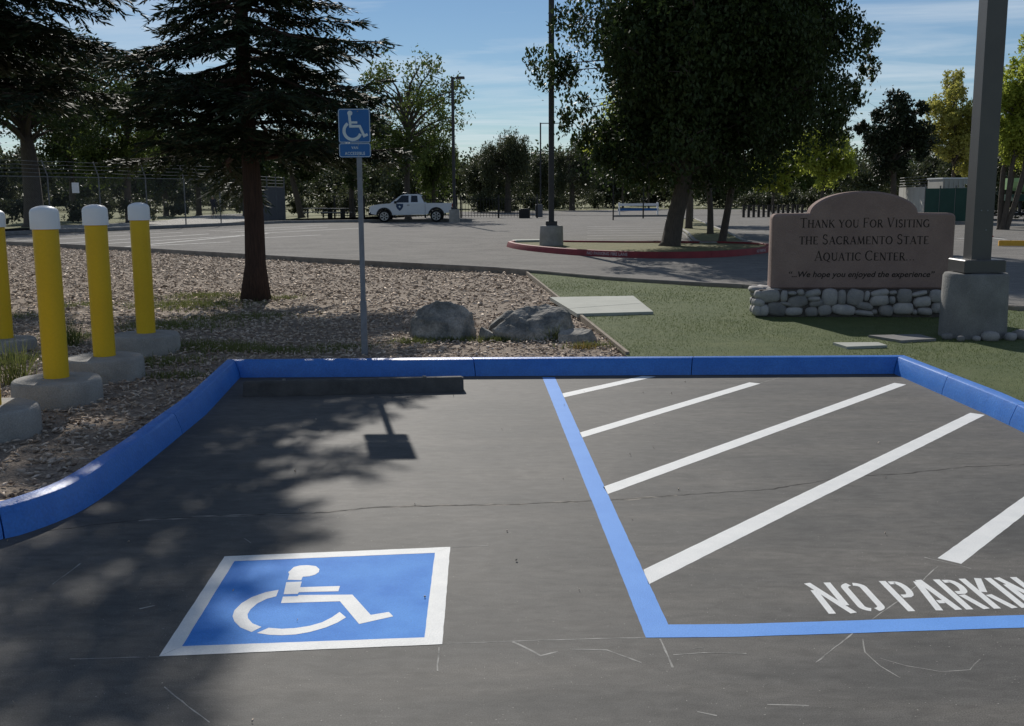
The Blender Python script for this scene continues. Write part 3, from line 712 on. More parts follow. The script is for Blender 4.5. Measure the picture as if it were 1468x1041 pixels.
def plate(z0, z1, nm):
    pl = MB().prism(rrect(cx-S/2, z0, cx+S/2, z1, 0.022), lambda u, v: (u, yf, v), lambda u, v: (u, yf+0.003, v)).build(nm, M_SIGNB, t)
    r_ = rrect(cx-S/2+.006, z0+.006, cx+S/2-.006, z1-.006, 0.018); r_.append(r_[0])
    MB().ribbon(r_, 0.005, lambda u, v: (u, yf-0.0012, v)).build('border', M_SIGNW, pl, recalc=False); return pl
plv = plate(zb, zb+0.135, 'lower_plate'); pls = plate(zb+0.138, zb+0.138+0.318, 'symbol_plate')
sc = S/455.0
def sf(u, v, d=0.0012): return (cx-S/2+(u-165)*sc, yf-d, zb+0.138+0.318-(v-180)*sc)
mb = MB(); i0 = 0
hd = [(335+36*math.cos(2*math.pi*i/18), 243+36*math.sin(2*math.pi*i/18)) for i in range(18)]
mb.add([sf(u, v) for u, v in hd], [tuple(range(18))])
mb.ribbon([(325, 268), (332, 345), (338, 425), (470, 425), (530, 560), (580, 538)], 36, lambda u, v: sf(u, v, .0016))
mb.ribbon([(335, 372), (437, 372)], 30, lambda u, v: sf(u, v, .0020))
arcp = [(365+120*math.cos(R(a)), 490+120*math.sin(R(a))) for a in np.linspace(238, 20, 26)]
mb.ribbon(arcp, 44, lambda u, v: sf(u, v, .0024)); mb.build('wheelchair_symbol', M_SIGNW, pls, recalc=False)
for body, zz, sz in (('VAN', zb+0.079, 0.036), ('ACCESSIBLE', zb+0.024, 0.040)):
    text_mesh(body, sz, lambda u, v, zz=zz: (cx+u, yf-0.0014, zz+v), sx=0.82, spacing=1.12, offset=0.0006).build('lettering', M_SIGNW, plv, recalc=False)
for zz in (zb+0.02, zb+0.118, zb+0.16, zb+0.43):
    MB().cyl((sp.x, yf-0.004, zz), (sp.x, yf+0.001, zz), 0.006, 8).build('bolt', M_GALV, t)

# ------------------------------------------------------------------ boulders
def rock(name, label, x, y, w_, d_, h_, seed, cuts=14, prof=None, sink=0.12, rz=0.0, z0=0.08, sub=4, mt=None):
    p = px(x, y, z0); rr = random.Random(seed)
    bm = bmesh.new(); bmesh.ops.create_icosphere(bm, subdivisions=sub, radius=1.0)
    pl = []
    for _ in range(cuts):
        n = Vector((rr.gauss(0, 1), rr.gauss(0, 1), rr.gauss(0, .8))).normalized(); pl.append((n, rr.uniform(0.52, 0.86)))
    for v in bm.verts:
        for n, dd in pl:
            e = v.co.dot(n)-dd
            if e > 0: v.co -= n*e
    zz = max(v.co.z for v in bm.verts); xx = max(abs(v.co.x) for v in bm.verts); yy = max(abs(v.co.y) for v in bm.verts)
    for v in bm.verts:
        u = Vector((v.co.x/xx, v.co.y/yy, v.co.z/zz))
        if prof: u.z = u.z*(prof(u.x, u.y) if u.z > 0 else 1)
        q = Vector((u.x*w_/2, u.y*d_/2, u.z*h_))
        nn = 0.035*mnoise.noise(q*4+Vector((seed*3.1, 0, 0)))+0.018*mnoise.noise(q*11+Vector((0, seed, 0)))+0.008*mnoise.noise(q*27)
        q += q.normalized()*nn*min(1.2, w_*1.5)
        q.rotate(Matrix.Rotation(rz, 3, 'Z')); v.co = q
    for v in bm.verts: v.co.z = max(v.co.z, -sink)
    c = Vector((p.x, p.y+d_*0.42, zmulch(p.x, p.y) if z0 < 0.1 else ZT))
    me = bpy.data.meshes.new(name); bm.to_mesh(me); bm.free(); me.materials.append(mt or M_ROCK)
    me.polygons.foreach_set('use_smooth', [True]*len(me.polygons)); me.set_sharp_from_angle(angle=R(32))
    o = bpy.data.objects.new(name, me); COL.objects.link(o); o.location = c
    return tag(o, label, 'rock', 'boulders in the mulch bed') if z0 < .1 else o
def hullrock(name, label, x, y, pts, seed, amp=1.0):
    p = px(x, y, .08); bm = bmesh.new()
    for q_ in pts: bm.verts.new(q_)
    r_ = bmesh.ops.convex_hull(bm, input=bm.verts[:])
    bmesh.ops.delete(bm, geom=[g for g in r_['geom_interior']+r_['geom_unused'] if isinstance(g, bmesh.types.BMVert)], context='VERTS')
    bmesh.ops.triangulate(bm, faces=bm.faces[:])
    for it in range(4): bmesh.ops.subdivide_edges(bm, edges=bm.edges[:], cuts=1, use_grid_fill=True)
    bmesh.ops.triangulate(bm, faces=bm.faces[:])
    for it in range(2): bmesh.ops.smooth_vert(bm, verts=bm.verts[:], factor=.35, use_axis_x=True, use_axis_y=True, use_axis_z=True)
    bm.normal_update(); so_ = Vector((seed*3.7, seed*1.3, 0))
    for v in bm.verts:
        c_ = v.co; rid = 1-abs(mnoise.noise(c_*5.5+so_))*2
        d_ = .030*mnoise.noise(c_*3.2+so_)+.022*rid*mnoise.noise(c_*2+so_)+.014*mnoise.noise(c_*13+so_)+.008*mnoise.noise(c_*31+so_)
        v.co = c_+v.normal*d_*amp
    me = bpy.data.meshes.new(name); bm.to_mesh(me); bm.free(); me.materials.append(M_ROCK)
    me.polygons.foreach_set('use_smooth', [True]*len(me.polygons)); me.set_sharp_from_angle(angle=R(26))
    o = bpy.data.objects.new(name, me); COL.objects.link(o); k_ = (p.y+.3)/p.y; o.location = (p.x*k_, p.y*k_, zmulch(p.x, p.y))
    return tag(o, label, 'rock', 'boulders in the mulch bed')
hullrock('boulder', 'dark rounded boulder with a peaked top, left of the wedge shaped one', 634, 488,
         [(-.37, 0, .20), (-.27, .02, .31), (-.06, -.05, .42), (.06, -.03, .42), (.34, .1, .28), (-.22, -.29, -.1), (.25, -.30, -.1), (-.08, -.24, .24), (.18, -.25, .16), (.37, -.1, -.1), (.37, 0, .1), (.22, .35, .2), (-.2, .3, .22), (-.37, .05, -.1), (.3, .35, -.1), (-.25, .33, -.1), (-.33, -.12, .08)], 3)
hullrock('boulder', 'large pale wedge shaped boulder beside the wooden edging', 764, 491,
         [(-.44, -.08, .10), (-.17, .06, .29), (.14, .12, .385), (.38, .06, .30), (-.08, -.30, .06), (.20, -.28, .12), (.37, -.14, .27), (-.44, -.05, -.1), (-.12, -.31, -.1), (.25, -.31, -.1), (.46, -.12, -.1), (.47, .25, -.1), (-.1, .4, -.1), (.25, .36, .2), (.46, -.02, .12)], 11, 1.15)
rock('boulder', 'flat grey stone at the right foot of the wedge shaped boulder', 830, 494, 0.44, 0.3, 0.13, 5, cuts=10)
rock('boulder', 'small pale stone between the two big boulders', 698, 488, 0.22, 0.2, 0.14, 8, sub=3)
rock('boulder', 'dark low rock behind the gap between the two big boulders', 722, 476, 0.42, 0.3, 0.22, 21, sub=3)

# ------------------------------------------------------------------ edging board, slabs on the turf
e0, e1 = V2(EDGE_A), V2(EDGE_B); d_ = (e1-e0); L_ = d_.length; an = math.atan2(d_.y, d_.x); c = (e0+e1)/2
o = MB().box((c.x, c.y, 0.075), (L_-0.02, 0.035, 0.15), an).build('edging_board', M_WOOD); tag(o, 'thin wooden edging board between mulch and turf', 'edging')
def slab(name, label, pix, zt, th, mt, lines=()):
    P = [gp(x, y, zt) for x, y in pix]; c = sum(P, Vector((0, 0)))/len(P)
    t = thing(name, label, 'slab', (c.x, c.y, zt-th))
    return t, P, c
t, P, c = slab('utility_slab', 'pale concrete utility slab on the turf beside the edging board', [(788, 426), (908, 424), (937, 446.5), (827, 449.5)], 0.165, 0.06, M_SLAB)
def quadslab(P, zt, th, nm, mt, t, g=0.0):
    c = sum(P, Vector((0, 0)))/len(P); Q = [p+(c-p).normalized()*g for p in P]; mb = MB()
    mb.prism([tuple(q) for q in Q], lambda u, v: (u, v, zt-th), lambda u, v: (u, v, zt)); mb.build(nm, mt, t)
m1, m2 = P[0].lerp(P[3], .72), P[1].lerp(P[2], .5)
quadslab([P[0], P[1], m2, m1], 0.165, 0.05, 'lid', M_SLAB, t, 0.004); quadslab([m1, m2, P[2], P[3]], 0.163, 0.05, 'lid', M_SLAB, t, 0.004)
for label, pix, mt in (('small pale stepping slab in the turf by the kerb corner', [(1194, 491.5), (1259, 491), (1272, 495.5), (1214, 497.5)], M_SLAB), ('grey flat slab lying in the shadow of the welcome sign', [(1245, 481), (1318, 479.5), (1342, 486), (1292, 488.5)], M_CONCD)):
    P = [gp(x, y, ZT+.02) for x, y in pix]; mb = MB(); mb.prism([tuple(q) for q in P], lambda u, v: (u, v, ZT-.03), lambda u, v: (u, v, ZT+.024)); tag(mb.build('stepping_slab', mt), label, 'slab')

# ------------------------------------------------------------------ welcome sign on its cobble base
sA_, sB_ = px(1100, 458, ZT), px(1364, 457, ZT); SCN = (sA_+sB_)/2
SW = 2.19; syaw = R(-4.0)
t = thing('monument_sign', 'pinkish stucco monument sign with arched top on a cobblestone base', 'sign', (SCN.x*(SCN.y+.3)/SCN.y, SCN.y+0.30, ZT), rz=0.0)
SO = Vector(t.location); ca, sa = math.cos(syaw), math.sin(syaw)
def sg(u, v, d):      # u along the sign from its left edge, v up from the turf, d depth from the panel front
    X = u-SW/2; Y = d
    return (SO.x+X*ca-Y*sa, SO.y+X*sa+Y*ca, SO.z+v)
BZ = 0.335; PT = 0.24; sh_ = 0.925; k = 1/603.0
poly = [(0.0, BZ), (SW, BZ)]
def cor(cx, cy, r, a0, a1): return [(cx+r*math.cos(R(a0+(a1-a0)*i/6)), cy+r*math.sin(R(a0+(a1-a0)*i/6))) for i in range(7)]
poly += cor(SW-.06, BZ+sh_-.06, .06, 0, 90)
acx, aa, ab = 660*k, 390*k, 275*k
arch = [(acx+390*k*math.cos(R(a)), BZ+sh_-0.005+0.275*math.sin(R(a))) for a in np.linspace(2, 178, 30)]
poly += arch + cor(.06, BZ+sh_-.06, .06, 90, 180)
bev = 0.022
cenU, cenV = SW/2, BZ+0.5
def inset(P, d):
    Q = offset_path([Vector(p) for p in P]+[Vector(P[0])], d)[:-1]; return [tuple(q) for q in Q]
n = len(poly); mb = MB(); rings = [(inset(poly, bev), 0.0), (poly, bev), (poly, PT-bev), (inset(poly, bev), PT)]
# winding: poly runs counter-clockwise seen from the front so the left offset is inward
vs = []
for P_, dd in rings: vs += [sg(u, v, dd) for u, v in P_]
fs = [tuple(range(n-1, -1, -1)), tuple(3*n+i for i in range(n))]
for r_ in range(3):
    for i in range(n): fs.append((r_*n+i, r_*n+(i+1) % n, r_*n+n+(i+1) % n, r_*n+n+i))
pan = mb.add(vs, fs).build('panel', M_STUCCO, t, smooth=True, sharp=40)
# small-capital serif lettering drawn as strokes
TK, TN = 0.125, 0.055
def ser(x, y, w_=0.15): return ([(x-w_, y), (x+w_, y)], TN*0.8)
SER = {
 'T': (.72, [([(.36, 0), (.36, .97)], TK), ([(.02, .97), (.70, .97)], TN), ser(.36, .02, .14), ([(.03, .86), (.03, .98)], TN*.8), ([(.69, .86), (.69, .98)], TN*.8)]),
 'H': (.86, [([(.16, 0), (.16, 1)], TK), ([(.70, 0), (.70, 1)], TK), ([(.16, .52), (.70, .52)], TN), ser(.16, .02), ser(.16, .98), ser(.70, .02), ser(.70, .98)]),
 'A': (.82, [([(.10, 0), (.41, .98)], TN), ([(.40, 1.0), (.72, 0)], TK), ([(.22, .34), (.60, .34)], TN), ser(.10, .02, .12), ser(.72, .02, .13)]),
 'N': (.88, [([(.15, 0), (.15, 1)], TN), ([(.12, 1), (.73, 0)], TK), ([(.73, 0), (.73, 1)], TN), ser(.15, .02, .12), ser(.11, .98, .1), ser(.73, .98, .12)]),
 'K': (.82, [([(.16, 0), (.16, 1)], TK), ([(.66, 1), (.2, .48)], TN), ([(.32, .58), (.74, 0)], TK), ser(.16, .02), ser(.16, .98), ser(.66, .98, .12), ser(.74, .02, .12)]),
 'Y': (.80, [([(.10, 1), (.40, .48)], TK), ([(.70, 1), (.40, .48)], TN), ([(.40, .5), (.40, 0)], TK), ser(.10, .98, .12), ser(.70, .98, .12), ser(.40, .02)]),
 'O': (.90, [(arc(.44, .5, .36, .48, 0, 360, 24), [TK*(.55+.5*abs(math.cos(R(15*i)))) for i in range(25)])]),
 'U': (.84, [([(.16, 1), (.16, .34)]+arc(.43, .30, .27, .28, 180, 360, 10)[1:-1]+[(.70, .34), (.70, 1)], [TK]*2+[TK*.8]*9+[TN]*2), ser(.16, .98, .13), ser(.70, .98, .12)]),
 'F': (.66, [([(.16, 0), (.16, 1)], TK), ([(.16, .97), (.60, .97)], TN), ([(.16, .52), (.46, .52)], TN), ser(.16, .02), ([(.59, .84), (.59, .98)], TN*.8), ([(.46, .45), (.46, .60)], TN*.8)]),
 'E': (.68, [([(.16, 0), (.16, 1)], TK), ([(.08, .97), (.58, .97)], TN), ([(.16, .52), (.48, .52)], TN), ([(.08, .03), (.62, .03)], TN), ([(.57, .85), (.57, .98)], TN*.8), ([(.61, .02), (.61, .15)], TN*.8)]),
 'R': (.78, [([(.16, 0), (.16, 1)], TK), ([(.10, .97), (.36, .97)]+arc(.36, .74, .22, .23, 85, -85, 8)+[(.16, .50)], TN*1.4), ([(.36, .5), (.70, 0)], TK), ser(.16, .02), ser(.72, .02, .08)]),
 'V': (.80, [([(.10, 1), (.40, 0)], TK), ([(.40, 0), (.70, 1)], TN), ser(.10, .98, .12), ser(.70, .98, .12)]),
 'I': (.34, [([(.17, 0), (.17, 1)], TK), ser(.17, .02), ser(.17, .98)]),
 'S': (.60, [(arc(.30, .75, .20, .22, 35, 250, 12)+arc(.30, .26, .21, .24, 70, -150, 12), TK*.85), ([(.48, .78), (.48, .96)], TN*.8), ([(.09, .06), (.09, .24)], TN*.8)]),
 'G': (.88, [(arc(.46, .5, .38, .48, 50, 320, 20), [TK*(.6+.45*abs(math.cos(R(50+13.5*i)))) for i in range(21)]), ([(.73, .08), (.73, .42)], TK), ser(.73, .42, .14), ([(.70, .78), (.70, .95)], TN*.8)]),
 'C': (.80, [(arc(.46, .5, .38, .48, 48, 312, 20), [TK*(.6+.45*abs(math.cos(R(48+13.2*i)))) for i in range(21)]), ([(.70, .76), (.70, .95)], TN*.8), ([(.70, .05), (.70, .2)], TN*.8)]),
 'M': (1.0, [([(.14, 0), (.20, 1)], TN), ([(.19, 1), (.50, .05)], TK), ([(.50, .05), (.80, 1)], TN), ([(.80, 1), (.87, 0)], TK), ser(.14, .02, .11), ser(.87, .02, .13)]),
 'Q': (.94, [(arc(.44, .5, .36, .48, 0, 360, 24), [TK*(.55+.5*abs(math.cos(R(15*i)))) for i in range(25)]), ([(.46, .06), (.64, -.12), (.92, -.2)], [TK*.7, TK*.8, TN*.7])]),
 '.': (.26, [([(.08, .05), (.18, .05)], .1)]),
}
def serif_line(txt, u0, u1, v0, H):      # capitals full size, lower case as small capitals
    adv = []
    for ch in txt:
        if ch == ' ': adv.append(0.34); continue
        k_ = 1.0 if ch.isupper() or ch == '.' else 0.80
        adv.append((SER[ch.upper()][0]+0.07)*k_)
    tot_ = sum(adv); sx = (u1-u0)/tot_; x = u0
    for ch, a_ in zip(txt, adv):
        if ch != ' ':
            k_ = 1.0 if ch.isupper() or ch == '.' else 0.80; mb = MB()
            for si, (pts, w_) in enumerate(SER[ch.upper()][1]):
                mb.ribbon([(p[0]*k_, p[1]*k_) for p in pts], w_ if not hasattr(w_, '__len__') else list(w_), lambda u, v, si=si, x=x: sg(x+u*sx, v0+v*H, -0.0012-0.0003*si))
            mb.build('letter', M_LETTER, pan, recalc=False)
        x += a_*sx
kk = 1/603.0
def su(c): return (c-75)*kk
def sv(c): return BZ+(753-c)*kk
serif_line('Thank you For Visiting', su(275), su(1215), sv(297), 70*kk)
serif_line('the Sacramento State', su(272), su(1215), sv(420), 72*kk)
serif_line('Aquatic Center...', su(388), su(1122), sv(540), 72*kk)
q = text_mesh('“...We hope you enjoyed the experience”', 0.098, lambda u, v: sg(su(728)+u, sv(662)+v+0.0, -0.0015), sx=1.0, shear=0.22, offset=0.0018)
us = [v[0] for v in q.v]; wq = max(us)-min(us); sxq = (1058*kk)/wq
q = text_mesh('“...We hope you enjoyed the experience”', 0.098, lambda u, v: sg(su(728)+u, sv(662)+v, -0.0015), sx=sxq, shear=0.22, offset=0.0018)
par = list(range(len(q.v)))                    # join the pieces of one character, one object per character
def fnd(i):
    while par[i] != i: i = par[i]
    return i
for f in q.f:
    for i in f[1:]: par[fnd(i)] = fnd(f[0])
cmp_ = {}
for i in range(len(q.v)): cmp_.setdefault(fnd(i), []).append(i)
iv = sorted(((min(q.v[i][0]-.22*q.v[i][2] for i in c_), max(q.v[i][0]-.22*q.v[i][2] for i in c_), c_) for c_ in cmp_.values()), key=lambda e_: e_[0])
grp = []
for lo_, hi_, c_ in iv:
    if grp and lo_ < grp[-1][1]-.3*(hi_-lo_): grp[-1][1] = max(grp[-1][1], hi_); grp[-1][2] += c_
    else: grp.append([lo_, hi_, list(c_)])
for lo_, hi_, c_ in grp:
    ix = {i: k_ for k_, i in enumerate(c_)}; mb = MB(); mb.add([q.v[i] for i in c_], [tuple(ix[i] for i in f) for f in q.f if f[0] in ix]); mb.build('letter', M_LETTER, pan, recalc=False)
# cobble base
bw0, bw1, bd = -0.20, SW+0.0, 0.52; off = -(bd-PT)/2
def bs(u, v, d): return sg(u, v, off+d)
mb = MB(); P_ = [(bw0+.05, 0.05), (bw1+.10, 0.05), (bw1+.10, bd-.05), (bw0+.05, bd-.05)]
mb.prism(P_, lambda u, v: bs(u, -0.02, v), lambda u, v: bs(u, BZ-0.003, v)); core = mb.build('mortar_core', M_MORTAR, t)
STN = []
for v_ in range(3):
    bm = bmesh.new(); bmesh.ops.create_icosphere(bm, subdivisions=2, radius=1.0); rr = random.Random(50+v_)
    for v in bm.verts:
        c_ = v.co.copy(); c_ = Vector([math.copysign(abs(q_)**0.70, q_) for q_ in c_])
        c_ *= 1+0.13*mnoise.noise(c_*1.3+Vector((v_*5, 0, 0))); v.co = c_
    me = bpy.data.meshes.new('cobble'); bm.to_mesh(me); bm.free(); me.materials.append(M_COBBLE); me.polygons.foreach_set('use_smooth', [True]*len(me.polygons)); STN.append(me)
sidx = 0
def cobble(pos, dims, parent, base, rz=0.0, ry=0.0):
    global sidx
    o = bpy.data.objects.new('cobble', STN[sidx % 3]); COL.objects.link(o); sidx += 1
    o.parent = parent; o.location = Vector(pos)-Vector(base); o.scale = dims; o.rotation_euler = (0, ry, rz); return o
cob = [(60, 800, 150, 90), (165, 800, 50, 80), (225, 780, 60, 30), (285, 775, 50, 45), (375, 780, 115, 50), (270, 840, 140, 90), (385, 820, 90, 40), (405, 850, 100, 55), (500, 810, 110, 125), (585, 810, 60, 105), (685, 810, 120, 115), (767, 800, 35, 75), (860, 778, 130, 48), (860, 830, 130, 80), (955, 775, 50, 30), (950, 828, 45, 55), (1040, 800, 105, 100), (1145, 782, 110, 34), (1265, 800, 90, 90), (1170, 840, 120, 75), (1280, 885, 80, 80), (1345, 830, 80, 110), (1360, 905, 80, 70),
       (20, 905, 70, 85), (115, 895, 140, 95), (180, 857, 80, 30), (240, 912, 125, 65), (370, 915, 90, 70), (465, 900, 95, 85), (605, 900, 165, 80), (755, 872, 120, 55), (755, 922, 140, 40), (825, 915, 45, 40), (910, 905, 100, 80), (1035, 890, 145, 85), (1115, 915, 35, 40), (1190, 910, 105, 55), (-15, 850, 80, 60), (-28, 905, 60, 80)]
for x_, y_, w_, h_ in cob:
    u = su(x_); v = BZ-(y_-755)*kk*1.02; ss = 0.555
    tilt = random.uniform(-.25, .25)
    cobble(bs(u, max(v, h_*kk*ss*0.8), 0.055), (w_*kk*ss, 0.065+random.uniform(-.008, .014), h_*kk*ss), t, SO, syaw, tilt)
for u_side in (bw0+.05, bw1+.1):                      # the two ends and the back
    for r_ in range(3):
        for c_ in range(3):
            cobble(bs(u_side, 0.06+r_*0.105, 0.09+c_*0.16+random.uniform(-.02, .02)), (0.06, 0.083, 0.056), t, SO, syaw, random.uniform(-.3, .3))
for c_ in range(12):
    for r_ in range(2): cobble(bs(bw0+.12+c_*.19, 0.08+r_*0.155, bd-0.05), (0.1, 0.06, 0.082), t, SO, syaw, random.uniform(-.3, .3))
for x_, dz in ((10, .015), (70, .02), (120, .005)):   # rounded stones on the exposed left shelf
    cobble(bs(su(x_)-.02, BZ-0.035+dz, 0.2+dz*6), (0.12, 0.15, 0.05), t, SO, syaw, 0.1)

# ------------------------------------------------------------------ lamp poles
def lamp(name, label, base, bw, bh, pw, H, arm=None, mt=M_POLED, mtb=M_CONC, rz=0.0, round_base=True, head=(0.55, 0.30, 0.12), arm_l=0.7, heads=1):
    t = thing(name, label, 'lamp post', base, group='parking lot lamp posts'); x, y, z = base
    if bh > 0:
        if round_base: MB().lathe((x, y, z-0.02), [(bw/2*1.02, 0), (bw/2, bh*0.5), (bw/2*.98, bh-.03), (bw/2*.93, bh), (bw/2*.5, bh+.01)], 32, wob=.008).build('footing', mtb, t, smooth=True, sharp=45)
        else: MB().bbox((x, y, z+bh/2-0.02), (bw, bw*.92, bh+.04), rz, b=0.07).build('footing', mtb, t)
        MB().bbox((x, y, z+bh+0.06), (pw*2.1, pw*2.1, 0.13), rz, b=0.01).build('base_cover', mt, t)
    MB().box((x, y, z+(bh+H)/2), (pw, pw, H-bh), rz).build('pole', mt, t)
    if arm:
        for s in ((arm,) if heads == 1 else (arm, -arm)):
            MB().box((x+s*arm_l/2, y, z+H-0.06), (arm_l, 0.07, 0.07)).build('arm', mt, t)
            hd_ = MB(); hd_.bbox((x+s*(arm_l+head[0]/2-.05), y, z+H-0.05), head, b=0.03); h_o = hd_.build('lamp_head', mt, t)
            MB().box((x+s*(arm_l+head[0]/2-.05), y, z+H-0.05-head[2]/2-.003), (head[0]*.7, head[1]*.7, 0.006)).build('lens', M_LENS, h_o)
    return t
p = px(1393, 487, ZT); p.x *= (p.y+.3)/p.y; t = lamp('lamp_post', 'grey square lamp post on a big concrete footing right of the monument sign', (p.x, p.y+0.30, ZT-.01), 0.66, 0.70, 0.205, 8.3, 1, mt=M_POLEG, mtb=M_CONCD)
for (u, v) in ((0.035, 1.32), (-0.03, 1.32), (0.03, 1.12)): MB().cyl((p.x+u, p.y+0.30-.107, ZT+v), (p.x+u, p.y+0.30-.10, ZT+v), .007, 8).build('bolt', M_GALV, t)
LP = Vector((p.x, p.y+.30, 0))
for k_, (dx, dy, s_) in enumerate(((-.37, -.26, .055), (-.29, -.40, .05), (.02, -.38, .085), (.24, -.36, .07), (.40, -.27, .085), (.43, -.12, .06), (-.12, -.385, .045))):
    o = bpy.data.objects.new('loose_cobble', STN[k_ % 3]); COL.objects.link(o); o.location = (LP.x+dx, LP.y+dy, ZT+s_*.5); o.scale = (s_, s_*.8, s_*.66); o.rotation_euler = (0, 0, k_*1.3)
    tag(o, ['small cobble at the left corner of the lamp footing', 'tiny cobble left of centre at the lamp footing', 'broad cobble in front of the lamp footing', 'flat cobble right of centre before the lamp footing', 'large cobble at the right corner of the lamp footing', 'cobble beside the right face of the lamp footing', 'small buried cobble at the lamp footing front'][k_], 'stone', 'cobbles round the lamp footing')
p = px(791, 351.5, 0.12); lamp('lamp_post', 'dark lamp post on a round concrete footing in the red kerbed island', (p.x, p.y+.3, 0.12), 0.72, 0.60, 0.165, 8.4, 1)
p = px(655, 318.5, 0.1); lamp('lamp_post', 'tall dark lamp post behind the white pickup truck', (p.x-.15, p.y+.2, 0.1), 0.62, 0.75, 0.17, 8.25, 1, head=(.5, .3, .14), arm_l=.25)
p = at(775, 300, 98); lamp('lamp_post', 'thin distant lamp post with a slender arm beyond the lot', (p.x, 98, -.03), 0, 0, 0.13, 8.2, 1, head=(.4, .15, .06), arm_l=1.6)

# ------------------------------------------------------------------ red kerbed island and tree median
isl = [gp(x, y, .13) for x, y in ((733, 347.5), (745, 350.5), (775, 354), (815, 357.5), (860, 360), (910, 361.7), (960, 362.5), (1015, 361.5), (1060, 359), (1098, 354.5))]
bkp = [gp(x, y, .13) for x, y in ((1104, 350.5), (1060, 347.5), (960, 347), (880, 346.8), (810, 346), (765, 344.6), (742, 345.2))]
ip = smooth_path(isl+bkp+[isl[0]], 1)
i_gr = polysheet('island_soil', [tuple(p_) for p_ in ip], lambda x, y: 0.10, mat('island_grass', (0.19, 0.17, 0.075), (0.12, 0.125, 0.05), rough=.95, scale=2.2, bump=.6, bscale=30, fine=.3, fscale=30)); tag(i_gr, kind='structure')
ik = thing('red_kerb', 'red painted kerb round the lamp and tree island', None, (0, 0, 0), kind='structure')
ip2 = offset_path(ip, -0.16)
kerb(ik, ip2, 0.17, 0.155, [3.2, 6.4, 9.6, 12.8, 16, 19, 22], M_REDK, bev=.02)
# lettering on the kerb face: find the face segments by x range
def on_face(xw, z):
    best = None
    for a_, b_ in zip(ip2, ip2[1:]):
        if min(a_.x, b_.x) <= xw <= max(a_.x, b_.x) and a_.y+b_.y < 64:
            t_ = (xw-a_.x)/(b_.x-a_.x+1e-9); q_ = a_.lerp(b_, t_)
            if best is None or q_.y < best.y: best = q_
    return Vector((xw, (best.y if best else 27)-0.004+z*0.0, z))
M_KTXT = mat('kerb_letter', (0.52, 0.44, 0.46), (0.34, 0.26, 0.28), rough=.8, scale=6)
xa, xb = px(842, 364.5, .05).x, px(899, 366, .05).x
q = text_mesh('NO PARKING FIRE LANE', 0.115, lambda u, v: (u, 0, v), offset=.003)
wq = max(v[0] for v in q.v)-min(v[0] for v in q.v); sxx = (xb-xa)/wq
q.v = [tuple(on_face((xa+xb)/2+v[0]*sxx, 0.035+v[2])) for v in q.v]; q.build('lettering', M_KTXT, ik, recalc=False)['kind'] = 'stuff'
xa = px(1089, 360, .05).x
q = text_mesh('NO PARKING', 0.115, lambda u, v: (u, 0, v), offset=.003); q.v = [tuple(on_face(xa+v[0]*.55, 0.035+v[2])) for v in q.v]; q.build('lettering', M_KTXT, ik, recalc=False)['kind'] = 'stuff'
p = gp(757, 345.5, .15); slab_o = MB().bbox((p.x, p.y+.5, 0.13), (0.95, .7, .08), .2, b=.02).build('utility_cover', M_SLAB); tag(slab_o, 'small pale cover slab on the island left of the dark lamp post', 'slab')
mA = [V2((5.9, 33.1)), V2((6.0, 35)), V2((6.95, 42)), V2((9.6, 66))]; mB_ = [V2((11.6, 66)), V2((8.75, 42)), V2((7.8, 35)), V2((7.6, 33.1))]
mk = thing('median_kerb', 'pale kerb round the tree median behind the red kerbed island', None, (0, 0, 0), kind='structure')
kerb(mk, mB_[::-1]+mA[::-1]+[mB_[-1]], 0.16, 0.15, [8, 16, 24, 32, 37, 45, 53], M_CONC)
md = polysheet('median_soil', [tuple(p_) for p_ in mA+mB_], lambda x, y: 0.11, MATS['island_grass']); tag(md, kind='structure')

# ------------------------------------------------------------------ trees
def leafmat(name, c1, c2, tr=0.3): return mat(name, c1, c2, rough=0.55, scale=0.7, attr=0.55, transl=tr, spec=0.3)
LF_DARK = leafmat('leaf_dark', (0.022, 0.040, 0.012), (0.055, 0.080, 0.020), 0.32)
LF_MID = leafmat('leaf_mid', (0.06, 0.095, 0.02), (0.13, 0.165, 0.038), 0.42)
LF_LIME = leafmat('leaf_lime', (0.26, 0.33, 0.05), (0.42, 0.45, 0.085), 0.6)
LF_YEL = leafmat('leaf_yellow', (0.30, 0.30, 0.06), (0.46, 0.43, 0.12), 0.55)
LF_OLIVE = leafmat('leaf_olive', (0.05, 0.062, 0.030), (0.095, 0.105, 0.05), 0.3)
LF_BLACK = leafmat('leaf_magnolia', (0.014, 0.024, 0.010), (0.034, 0.045, 0.018), 0.12)

def leafquads(C, L, asp, upb=0.3, hang=0.0):
    n = len(C); nrm = rng.normal(0, 1, (n, 3)); nrm[:, 2] += upb*2; nrm /= np.linalg.norm(nrm, axis=1)[:, None]
    d = rng.normal(0, 1, (n, 3)); d[:, 2] -= hang*3; d -= nrm*(d*nrm).sum(1)[:, None]; d /= np.linalg.norm(d, axis=1)[:, None]
    s = np.cross(nrm, d); l = L*rng.uniform(0.6, 1.35, n)
    a = d*(l/2)[:, None]; b = s*(l*asp/2)[:, None]
    V = np.stack([C-a, C-a*0.1+b, C+a, C-a*0.1-b], 1).reshape(-1, 3)
    return V, np.arange(n*4).reshape(-1, 4)

